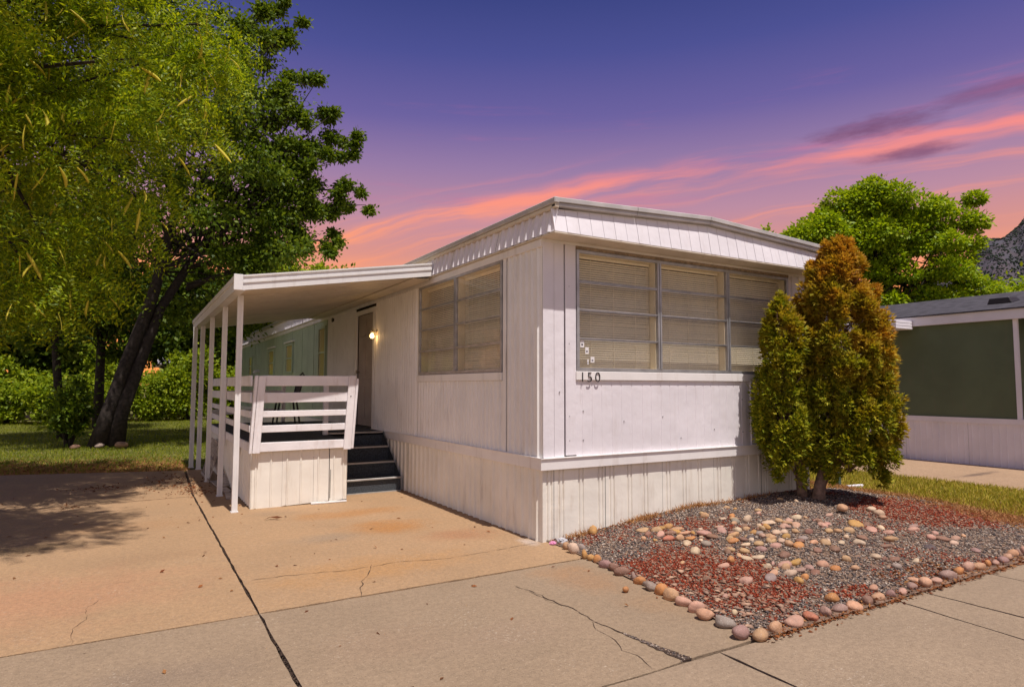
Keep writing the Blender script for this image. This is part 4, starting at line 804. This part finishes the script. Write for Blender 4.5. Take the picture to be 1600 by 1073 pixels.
arbor('arborvitae', 'tall bronze and green arborvitae, the larger of the two beside the front wall', None, (3.96, -.74), .55, .54, .60, 3.46, 50000,
      [([(3.56, -.58, .12), (3.60, -.6, .4), (3.72, -.66, .8), (3.9, -.74, 1.8)], [.085, .065, .055, .03]), ([(3.62, -.56, .3), (3.85, -.66, .75), (4.0, -.74, 1.2)], [.05, .04, .02])], .60, -.14)

# ------------------------------------------------------------------ trees
def crown_clumps(c, r, k, rcl, seed, inner=.45, zflat=1.0):
    rg = np.random.default_rng(seed); v = nrm(rg.normal(size=(k, 3))); q = rg.uniform(inner, 1.0, (k, 1))
    return np.array(c) + v * q * np.array(r), rg.uniform(.7, 1.3, k) * rcl
def clump_leaves(C, Rc, per, flat=.75, droop=0.0, soft=True):
    k = len(C); idx = np.repeat(np.arange(k), per); n = len(idx)
    v = nrm(rng.normal(size=(n, 3))); q = rng.uniform(.25, 1, (n, 1)) ** .5; v[:, 2] = v[:, 2]
    q = np.abs(rng.normal(0, .62, (n, 1))).clip(.05, 1.7) if soft else q * (1 + .22 * rng.normal(size=(n, 1)).clip(-1, 1.5)); P = C[idx] + v * q * Rc[idx][:, None] * np.array([1, 1, flat])
    if droop: P[:, 2] -= droop * (v[:, 0] ** 2 + v[:, 1] ** 2) * Rc[idx]
    return P, v
def limb_mesh(start, clumps, r0, tops, name, parent, m, stems):
    mb = MB()
    for st in stems: mb.tube(st[0], st[1], 10)
    mb.build('trunk', m, parent, smooth=True)
    lm = MB()
    for c in clumps:
        s = Vector(random.choice(tops)); c = Vector(c); mid = s.lerp(c, .5) + Vector((random.uniform(-.3, .3), random.uniform(-.3, .3), random.uniform(0, .4)))
        rr = r0 * random.uniform(.5, 1.1); lm.tube([s, mid, c], [rr, rr * .6, rr * .2], 5)
    lm.build('branches', m, parent)

# near honey locust, its trunk left of the frame
loc = thing('honey_locust_tree', 'large feathery tree with hanging yellow pods filling the upper left, nearest tree', 'tree')
C1, R1 = crown_clumps((-5.5, 5.3, 6.3), (3.1, 3.5, 3.3), 185, .42, 3, .3)
ok = ~((C1[:, 0] > -3.2) & (C1[:, 2] < 3.9)); C1, R1 = C1[ok], R1[ok]
extra = np.array([(-4.25, 4.3, 2.75), (-4.45, 4.6, 3.1), (-4.9, 4.9, 2.7), (-4.75, 4.3, 3.4), (-5.2, 5.0, 3.2), (-4.2, 4.7, 3.5), (-3.9, 4.8, 4.0), (-3.3, 5.0, 4.5), (-2.9, 4.6, 5.0), (-2.7, 4.4, 5.9), (-2.9, 4.2, 6.6), (-3.3, 4.0, 5.4), (-2.6, 5.2, 6.9), (-4.4, 4.5, 2.55), (-4.7, 4.6, 2.95), (-5.1, 5.0, 2.45), (-4.1, 4.9, 3.0), (-4.6, 5.0, 3.7), (-3.7, 5.2, 3.5), (-3.4, 5.4, 4.2), (-3.0, 5.2, 5.6), (-2.8, 5.0, 6.4), (-3.6, 4.6, 4.9), (-4.3, 4.2, 4.4), (-4.9, 4.4, 4.2)])
hi = np.stack([rng.uniform(-8.5, -4.6, 14), rng.uniform(.2, 2.6, 14), rng.uniform(6.9, 9.2, 14)], 1); hi2 = np.stack([rng.uniform(-6.4, -3.9, 40), rng.uniform(-.3, 1.5, 40), rng.uniform(6.5, 7.6, 40)], 1); hi = hi[hi[:, 1] > .4 + np.clip(hi[:, 0] + 4.6, 0, 2) * 1.5 - .2 * (hi[:, 2] - 6.5)]
hi = np.concatenate([hi, hi2]); C1 = np.concatenate([C1, extra, hi]); R1 = np.concatenate([R1, np.full(len(extra), .5), np.full(len(hi), .6)])
def locust_leaves(C, Rc, sprays, per):
    k = len(C); idx = np.repeat(np.arange(k), sprays); n = len(idx); v = nrm(rng.normal(size=(n, 3)))
    B = C[idx] + v * (rng.uniform(.2, 1, (n, 1)) ** .6) * Rc[idx][:, None] * np.array([1, 1, .7])
    ax = v.copy(); ax[:, 2] = -.40 + .3 * rng.normal(size=n); ax = nrm(ax); Ls = rng.uniform(.16, .30, n)
    sd = nrm(np.cross(ax, rng.normal(size=(n, 3)) + np.array([0, 0, 1.2])))
    P, D, N = [], [], []
    nn = np.cross(sd, ax)
    for j in range(per):
        t = (j // 2 + .5) / (per / 2); sg = 1 if j % 2 else -1
        P.append(B + ax * (Ls * t)[:, None] + np.array([0, 0, -1]) * (.10 * t * t)); D.append(sd * sg + ax * .45 + rng.normal(0, .15, (n, 3))); N.append(nn + rng.normal(0, .25, (n, 3)))
    return np.concatenate(P), np.concatenate(D), np.concatenate(N)
P, D, N = locust_leaves(C1, R1, 84, 10)
leaves('crown', P, D, N, rng.uniform(.055, .085, len(P)), .026, M['locust'], loc)
limb_mesh(None, C1[::3], .06, [(-6.6, 6.0, 3.4), (-6.3, 5.8, 4.4), (-6.0, 5.6, 5.4), (-5.8, 5.5, 6.3)], 'b', loc, M['bark'],
          [([(-6.7, 6.1, -.05), (-6.65, 6.05, 1.5), (-6.6, 6.0, 3.4), (-6.2, 5.8, 5.0), (-5.8, 5.5, 7.0)], [.30, .24, .20, .15, .07])])
camv = np.array(CAM); cnt = 0
dd = np.linalg.norm(C1 - camv, axis=1); order = np.argsort(dd)
vis = [i for i in order if (lambda q: q[2] > 0 and abs(q[0] / q[2]) < .82 and abs(q[1] / q[2]) < .56)([float(Vector(C1[i] - camv).dot(a)) for a in (R_, U_, F_)])]
for i in vis[:95]:
    for _ in range(random.choice((1, 2, 2, 3))):
        if cnt >= 200: break
        v = nrm(rng.normal(size=(1, 3)))[0]; tow = nrm((camv - C1[i])[None])[0]; v = v * .55 + tow * .95
        p = C1[i] + v * R1[i] * 1.15; o = link('seed_pod', random.choice(PODS), None, loc); o.location = p; o.rotation_euler = (random.uniform(-.6, .6), random.uniform(-.6, .6), random.uniform(0, 6.28)); sc = random.uniform(.65, 1.0); o.scale = (sc,) * 3; cnt += 1

# tree with forked leaning trunk on the lawn
mt = thing('shade_tree', 'big leafy tree with forked leaning dark trunk on the lawn behind the driveway', 'tree')
C2, R2 = crown_clumps((-2.7, 14.2, 8.6), (4.6, 4.0, 5.4), 150, .85, 5, .4)
ex = np.array([(.2, 14, 5.4), (-.6, 13.5, 4.6), (-1.4, 13, 4.2), (-.2, 13.2, 3.9), (-1.8, 12.6, 5.0), (-1.0, 14.5, 3.2), (-1.3, 15.4, 4.2), (-.7, 15.6, 4.6), (-.2, 15.2, 4.9), (-1.9, 15.6, 4.9), (-1.2, 16.0, 5.5), (-.5, 15.8, 3.6), (-2.2, 16, 3.9), (-2.0, 15.8, 3.3), (.3, 15.6, 4.4), (-3.9, 15.5, 3.6), (-4.6, 15.2, 3.9), (-5.4, 15.4, 3.4), (-5.0, 15.8, 4.6), (-3.0, 15.8, 5.6)])
C2 = np.concatenate([C2, ex]); R2 = np.concatenate([R2, np.full(len(ex), .55)]); TB = [((-.6, 14, 6.3), (2.55, 14, 7.25)), ((-.5, 14, 8.0), (2.3, 14, 8.7)), ((-.4, 14, 8.2), (2.1, 14.1, 9.2)), ((-.8, 14, 9.0), (1.5, 14, 9.9)), ((-1.0, 14, 9.6), (1.15, 14, 10.9)), ((-1.2, 14, 10.5), (.45, 14, 12.3)), ((-.2, 14, 6.9), (2.4, 14, 7.7)), ((-.6, 14, 5.4), (1.7, 14, 6.0)), ((-.4, 14, 6.0), (1.6, 14, 6.9)), ((-.9, 13.8, 4.9), (1.1, 14, 5.6)), ((-1.5, 14, 11), (-.2, 14, 13)), ((-.8, 14, 7.2), (1.3, 13.6, 8.2)), ((-1.2, 13.6, 4.8), (.0, 13.6, 5.4))]
tw2 = []
for a, b in TB:
    a, b = np.array(a), np.array(b)
    for t in np.linspace(.1, 1, 9): tw2.append(np.append(a + (b - a) * t + rng.normal(0, .16, 3) * np.array([1, 1.5, 1]) + np.array([0, 0, .25 * math.sin(t * 3)]), .46 - .28 * t))
tw2 = np.array(tw2); core = (C2[:, 0] < .4); C2, R2 = C2[core], R2[core]; C2 = np.concatenate([C2, tw2[:, :3]]); R2 = np.concatenate([R2, tw2[:, 3]])
ok = C2[:, 2] > 2.9; C2, R2 = C2[ok], R2[ok]
P, v = clump_leaves(C2, R2, 430, .7); D = v + rng.normal(0, .5, v.shape); D[:, 2] -= .35; N = rng.normal(size=v.shape); N[:, 2] += 1
leaves('crown', P, D, N, rng.uniform(.09, .15, len(P)), .075, M['ash'], mt)
tb_ = MB()
for a, b in TB: tb_.tube([(-2.4, 14.1, a[2] - .6), a, ((a[0] + b[0]) / 2, a[1], (a[2] + b[2]) / 2 + .2), b], [.07, .045, .03, .008], 6)
tb_.build('branches', M['bark'], mt, smooth=True)
limb_mesh(None, C2[::4], .05, [(-3.05, 14.0, 4.6), (-2.9, 14, 5.6), (-2.7, 14.0, 6.4), (-2.55, 14, 7.6), (-2.5, 14, 8.6), (-2.2, 14.3, 5.2), (-1.7, 14.4, 6.1), (-1.2, 14.5, 7.0)], 'b', mt, M['bark'],
          [([(-4.30, 14.2, -.1), (-4.08, 14.15, .9), (-3.72, 14.1, 2.2), (-3.2, 14.0, 3.9), (-2.75, 14.0, 6.2), (-2.5, 14, 9)], [.27, .18, .165, .15, .11, .05]),
           ([(-3.92, 14.2, -.1), (-3.80, 14.1, .8), (-3.45, 14.1, 2.1), (-3.02, 14.1, 3.6), (-2.2, 14.3, 5.2), (-1.2, 14.5, 7.0)], [.25, .17, .15, .13, .10, .04])])
for (x, y, s, c, lab) in ((-3.78, 13.75, .20, 't', 'pale round stone right at the foot of the forked tree trunk'), (-4.25, 13.8, .15, 'g', 'flat grey stone on the left at the foot of the forked tree trunk'), (-4.75, 13.9, .13, 'b', 'small brown stone farthest left below the forked tree trunk')):
    tag(stone(x, y, s * .3, s, s * .8, s * .55, .3, c, 'stone'), lab, 'stone', 'stones at the tree foot')
# sucker bush at trunk foot
def shrub(name, label, c, r, k, per, rcl, L, m, group=None, cat='shrub', seed=1, trunk=True):
    root = thing(name, label, cat, group)
    C, Rc = crown_clumps(c, r, k, rcl, seed, .45); C[:, 2] = np.maximum(C[:, 2], .12)
    P, v = clump_leaves(C, Rc, per, .8); P[:, 2] = np.maximum(P[:, 2], .02); D = v + rng.normal(0, .5, v.shape); N = rng.normal(size=v.shape); N[:, 2] += .9
    leaves('foliage', P, D, N, rng.uniform(.7, 1.2, len(P)) * L, L * .6, m, root)
    mb = MB()
    for i in range(0, k, 3):
        mb.tube([(c[0] + random.uniform(-.15, .15), c[1], -.05), ((c[0] + C[i, 0]) / 2, (c[1] + C[i, 1]) / 2, C[i, 2] * .6), tuple(C[i])], [.04, .03, .01], 5)
    mb.build('stems', M['bark'], root)
    return root
shrub('sucker_shrub', 'dark leafy suckers growing against the left foot of the forked trunk', (-4.9, 14.4, .9), (.55, .5, .9), 16, 130, .32, .13, M['ash'], seed=8)
hedge_lab = ['bright bushy hedge shrub at the far left end of the lawn', 'bright hedge shrub second from the left behind the lawn', 'low spreading hedge shrub left of the forked trunk', 'tall hedge shrub behind the forked trunk', 'dense hedge shrub just right of the forked trunk', 'rounded light green hedge shrub beside the awning posts', 'hedge shrub seen between the awning posts', 'hedge shrub behind the far end of the deck']
for i, (x, y, rx, rz) in enumerate(((-10.2, 26.5, 1.7, 2.0), (-7.9, 28, 1.5, 1.35), (-6.0, 27.0, 1.3, 1.0), (-4.6, 29.5, 1.4, 2.0), (-2.9, 28.0, 1.3, 1.2), (-1.3, 28, 1.35, 1.75), (.7, 28.5, 1.4, 1.25), (2.9, 29, 1.6, 1.8))):
    shrub('hedge_shrub', hedge_lab[i], (x, y, rz * .95), (rx, 1.0, rz), 46, 190, .46, .17, M['hedge'], 'hedge shrubs along the back of the lawn', 'shrub', 20 + i)
def tree(name, label, base, h, c, r, k, per, rcl, L, m, seed, group=None, tr=.2, inner=.4):
    root = thing(name, label, 'tree', group); C, Rc = crown_clumps(c, r, k, rcl, seed, inner)
    P, v = clump_leaves(C, Rc, per, .7); D = v + rng.normal(0, .5, v.shape); D[:, 2] -= .2; N = rng.normal(size=v.shape) * .8; N[:, 2] += 1
    leaves('crown', P, D, N, rng.uniform(.7, 1.25, len(P)) * L, L * .62, m, root)
    b = Vector(base); cc = Vector(c)
    tp = [b.lerp(cc, .5), b.lerp(cc, .75), cc]
    limb_mesh(None, C[::2], tr * .3, [tuple(p) for p in tp], 'b', root, M['bark'], [([b, tuple(tp[0]), tuple(tp[1]), tuple(cc)], [tr * 1.3, tr, tr * .75, tr * .3])])
    return root
BG = 'background trees beyond the lawn'
tree('background_tree', 'dark tree behind the hedge at the left edge of the lawn', (-12.5, 31, 0), 8, (-12.0, 31, 5.4), (4.4, 2.6, 4.6), 110, 330, 1.15, .30, M['bgleaf'], 31, BG)
tree('background_tree', 'dark tree behind the hedge left of the forked trunk', (-7.2, 33, 0), 8, (-7.0, 33, 5.4), (4.2, 2.6, 4.4), 110, 330, 1.15, .30, M['bgleaf'], 32, BG)
tree('background_tree', 'thin tree behind the hedge directly behind the forked trunk', (-4.6, 22, 0), 8, (-4.6, 22, 5.6), (1.8, 1.8, 3.2), 60, 300, .8, .2, M['bgleaf'], 33, BG, .14)
tree('background_tree', 'tree behind the hedge showing between awning posts', (1.6, 35, 0), 8, (1.6, 35, 5.5), (3.6, 2.4, 3.6), 80, 330, 1.1, .3, M['bgleaf'], 34, BG)
tree('background_tree', 'leafy tree filling the gap right of the forked trunk, beyond the hedge', (-1.8, 32, 0), 8, (-1.6, 32, 5.6), (2.4, 2.0, 3.2), 60, 330, 1.0, .28, M['bgleaf'], 37, BG)
tree('background_tree', 'light green tree behind the far end of the mobile home', (5.0, 33, 0), 8, (5.2, 33, 6.0), (3.4, 2.4, 3.0), 50, 260, 1.0, .26, M['hedge'], 35, BG)
tree('background_tree', 'dark slender tree just left of the forked trunk', (-5.3, 17.5, 0), 8, (-5.8, 17.5, 5.2), (1.7, 1.6, 3.0), 36, 260, .8, .16, M['ash'], 36, BG, .10)

# maple behind the neighbour's house
mp = thing('maple_tree', 'broad bright green maple rising behind the mobile home and the green house', 'tree')
lob = np.array([(20.5, 10.1, 7.9), (21.4, 9.5, 9.3), (21.9, 9.1, 9.7), (21.0, 9.8, 8.6), (22.5, 8.9, 8.9), (23.5, 8.2, 9.0), (24.1, 7.8, 8.8), (25.0, 7.3, 8.4), (25.5, 7.1, 8.3), (25.3, 7.2, 7.5), (24.3, 7.7, 7.8), (23.2, 8.4, 7.8), (22.2, 9.0, 7.6), (21.2, 9.6, 7.2),
                (20.2, 10.3, 7.3), (19.6, 10.7, 7.5), (19.2, 11, 7.1), (20.7, 9.9, 6.4), (21.8, 9.2, 6.3), (23.0, 8.5, 6.2), (24.2, 7.8, 6.4), (25.2, 7.3, 5.9), (25.9, 7.0, 5.6), (24.6, 7.6, 5.3), (23.6, 8.2, 5.2), (22.5, 8.8, 5.1), (21.6, 9.3, 5.2), (20.8, 9.7, 5.4), (26.2, 6.9, 5.0), (25.4, 7.2, 4.8), (24.4, 7.7, 4.6), (22.8, 8.6, 4.4), (18.7, 11.2, 7.0), (19.25, 10.8, 7.7), (19.9, 10.4, 8.1), (20.6, 10.0, 8.1), (19.2, 10.9, 6.9), (20.0, 10.5, 7.4), (19.0, 10.1, 7.6), (18.6, 10.4, 6.9), (19.6, 9.8, 7.2), (19.4, 9.9, 6.6), (20.1, 9.5, 7.7), (18.9, 10.2, 7.1), (20.0, 9.6, 6.5), (21.3, 9.5, 8.0), (22.4, 8.9, 9.4), (22.8, 8.7, 9.0), (21.6, 9.3, 8.9), (23.4, 8.3, 7.2), (22.6, 8.8, 6.9), (24.8, 7.5, 6.2), (23.8, 8.1, 8.4), (22.9, 8.6, 8.3), (21.9, 9.2, 8.3), (25.1, 7.4, 6.9)])
lob = np.concatenate([lob, lob + np.array([.9, 1.5, -.3]) + rng.normal(0, .3, lob.shape), lob[::2] + rng.normal(0, .5, lob[::2].shape)]); Rl = rng.uniform(.38, .72, len(lob))
P, v = clump_leaves(lob, Rl, 800, .62, .25, False); D = v + rng.normal(0, .5, v.shape); D[:, 2] -= .3; N = rng.normal(size=v.shape) * .6; N[:, 2] += 1.2
sp = np.array([(18.35, 11.3, 7.2), (18.4, 11.3, 7.6), (18.3, 11.35, 8.0), (18.6, 11.2, 7.0), (18.2, 11.4, 7.8)]); Ps, vs_ = clump_leaves(sp, np.full(5, .2), 26, 1.0)
leaves('crown', np.concatenate([P, Ps]), np.concatenate([D, vs_]), np.concatenate([N, rng.normal(size=vs_.shape)]), rng.uniform(.11, .19, len(P) + len(Ps)), .10, M['maple'], mp)
limb_mesh(None, list(lob[::2]), .07, [(22.8, 9.2, 3.4), (22.9, 9.3, 4.6), (22.8, 9.2, 6), (22.6, 9.2, 7)], 'b', mp, M['bark'], [([(22.7, 9.4, -.1), (22.8, 9.3, 2), (22.9, 9.2, 4.6), (22.6, 9.2, 8.5)], [.34, .27, .2, .06])])
tree('distant_tree', 'dense green tree at the right edge below the mountain, far behind the green house', (50, 15, 0), 9, (50, 14.6, 6.2), (4.6, 4, 3.0), 60, 260, 1.2, .34, M['maple'], 41, None, .3)
tree('distant_tree', 'low green tree between maple and mountain, behind the green house roof', (40, 17, 0), 7, (40, 17, 4.6), (4.2, 3.5, 2.8), 50, 220, 1.2, .34, M['bgleaf'], 42, None, .3)

# ------------------------------------------------------------------ lawn at the left
lw = MB().add([(-40, 12.0, -.02), (-13, 11.0, -.02), (-5.5, 8.75, -.02), (-2.6, 7.9, -.02), (.1, 8.2, -.02), (.1, 21.3, -.02), (9, 21.4, -.02), (12, 45, -.02), (-40, 45, -.02)], [tuple(range(9))]).build('lawn', M['lawn']); tag(lw, kind='structure')
n = 90000; y = 8.2 + 21 * rng.uniform(0, 1, n) ** 1.5; x = rng.uniform(-11, 1.0, n) - (y - 8) * .08; k = y > (8.75 + (x + 5.5) * -.30 + .05); k &= ~((x > -.1) & (y < 21.4)) & ~((x > -2.7) & (y < 8.4)) & (rng.uniform(0, 1, n) < .25 + (y - 8.8) / 4); x, y = x[k], y[k]
grass('grass', x, y, np.full(len(x), -.02), rng.uniform(.04, .10, len(x)), M['grass'], lw, .5, .012)
n = 1500; x = rng.uniform(-9, -2.7, n); y = 8.9 + (x + 5.5) * -.30 + np.abs(rng.normal(0, .9, n)); litter('leaf_litter', np.stack([x, y, np.full(n, .02)], 1), rng.uniform(.03, .07, n), M['leaflit'], lw)
n = 22000; x = rng.uniform(-9, -2.6, n); y = 8.75 + (x + 5.5) * -.30 + np.abs(rng.normal(0, 1.3, n)); grass('straw', x, y, np.full(n, -.02), rng.uniform(.03, .07, n), M['strawg'], lw, 1.2, .010)
tag(stone(-8.42, 25.5, .75, .6, .6, .85, .2, 'd', 'boulder'), 'tall rough grey boulder at the far left edge of the lawn', 'boulder')

# ------------------------------------------------------------------ neighbour's green house
nb = thing('green_house', 'dark green single storey house with white trim and grey shingle roof at right', 'house')
NX = 11.0; y0, y1 = .2, 16.0
NP = lambda u, o, z: (NX - o, u, z)
wbox(MB(), NP, y0 - .02, y1, -6, -.03, .3, 2.95).build('wall', M['ngreen'], nb)
for a in np.arange(y0 + .06, y1 - 1.2, 2.44): wbox(MB(), NP, a, min(a + 2.436, y1), -.03, 0, .95, 2.9).build('siding_panel', M['ngreen'], nb)
wbox(MB(), NP, y0 - .02, y0 + .055, -.03, .02, .95, 2.9).build('corner_trim', M['nwhite'], nb)
wbox(MB(), NP, y0 - 6, y0 - .025, -6, -.5, .3, 2.95).build('wall', M['ngreen'], nb); wbox(MB(), NP, y0 - 6, y0 - .03, -.5, -.45, .9, 2.5).build('porch_wall', M['nwhite'], nb)
wbox(MB(), NP, y0 - .3, y1, -.02, .03, .84, .95).build('trim_band', M['nwhite'], nb)
for a in np.arange(y0 - .3, y1, 1.22):
    MB().sheet(ribs(a, a + 1.216, .12, .02, .010, 0), 0.0, .845, NP).build('skirting_panel', M['nwhite'], nb)
wbox(MB(), NP, y0 - 6, y1, .0, .10, 2.87, 3.06).build('fascia', M['nwhite'], nb)
rf = MB().prism([(NX - .14, y0 - 6, 3.062), (NX - .14, y0 - 6, 3.085), (NX + 3.2, y0 - 6, 3.80), (NX + 6.5, y0 - 6, 3.07)], (0, y1 - y0 + 6, 0)).build('roof', M['shingle'], nb)
MB().hexa([(NX + .75, .55, 3.28), (NX + 1.15, .55, 3.36), (NX + 1.15, 1.0, 3.36), (NX + .75, 1.0, 3.28), (NX + .75, .6, 3.40), (NX + 1.1, .6, 3.43), (NX + 1.1, .95, 3.43), (NX + .75, .95, 3.40)]).build('roof_vent', M['dark'], rf, bevel=.01)
na = thing('side_awning', 'white ribbed metal awning edge under the eave of the green house', 'awning')
for q in range(3): MB().box(NX - .75 + .004 * q, NX - .1, 2.05, 9, 2.80 + q * .062, 2.855 + q * .062).build('awning_rail', M['nwhite'], na, bevel=.006)
for y in (4.5, 8.8): MB().box(NX - .72, NX - .66, y, y + .06, .012, 2.8).build('post', M['nwhite'], na)

# ------------------------------------------------------------------ far house and hill
fh = thing('distant_house', 'distant house with pale metal roof showing through leaves left of the awning', 'house')
MB().box(-2.0, 4.6, 38, 45, 0, 2.9).build('wall', M['nwhite'], fh)
MB().prism([(-2.5, 37.4, 2.85), (-2.5, 41.5, 4.9), (-2.5, 45.6, 2.85)], (7.4, 0, 0)).build('roof', M['paleroof'], fh)
for x in (-.5, 2.5):
    wn = MB().box(x - .6, x + .6, 37.95, 38.0, 1.0, 2.2).build('window', M['nwhite'], fh); MB().box(x - .5, x + .5, 37.93, 37.949, 1.1, 2.1).build('pane', M['farglass'], wn)
nA, nR = 90, 46; aa = np.radians(np.linspace(58, 150, nA)); rr = np.linspace(500, 1800, nR); A, Rr = np.meshgrid(aa, rr)
deg = np.degrees(A); t = (Rr - 500) / 1300
ridge = 1250 * np.tan(np.radians(np.interp(deg, [58, 63, 66.3, 68, 69.6, 74, 90, 120, 150], [4, 7.3, 9.6, 10.5, 11.2, 13.5, 16, 13, 8])))
Z = ridge * sstep(t / .58) * (1 - .25 * np.clip(t - .58, 0, 1)) + 14 * np.sin(deg * 2.1 + t * 9) * sstep(t * 3) + 7 * np.sin(deg * 5.3 - t * 14) * sstep(t * 3) - 3
Z = np.maximum(Z + rng.normal(0, 1.6, Z.shape), -3)
V = np.stack([np.sin(A) * Rr, np.cos(A) * Rr, Z], 2).reshape(-1, 3); ii = np.arange((nR - 1) * nA).reshape(nR - 1, nA)[:, :-1].ravel()
hill = npmesh('mountain', V, np.stack([ii, ii + 1, ii + nA + 1, ii + nA], 1), M['hill'], smooth=True); tag(hill, kind='structure')
n = 24000; fi = rng.uniform(0, nA - 1.01, n) ** 1.0 * .45; fj = rng.uniform(4, 30, n); i0 = fi.astype(int); j0 = fj.astype(int)
TZ = Z[j0, i0]; Ta = aa[0] + (aa[-1] - aa[0]) * fi / (nA - 1); Tr = 500 + 1300 * fj / (nR - 1)
b = lambda z, i, j, k: z[j, i]
fx = fi - i0; fy = fj - j0; TZ = (Z[j0, i0] * (1 - fx) + Z[j0, i0 + 1] * fx) * (1 - fy) + (Z[j0 + 1, i0] * (1 - fx) + Z[j0 + 1, i0 + 1] * fx) * fy
pebbles('hill_trees', np.stack([np.sin(Ta) * Tr, np.cos(Ta) * Tr, TZ + 2], 1), rng.uniform(1.0, 2.1, n), M['hilltree'], hill, 1.1)
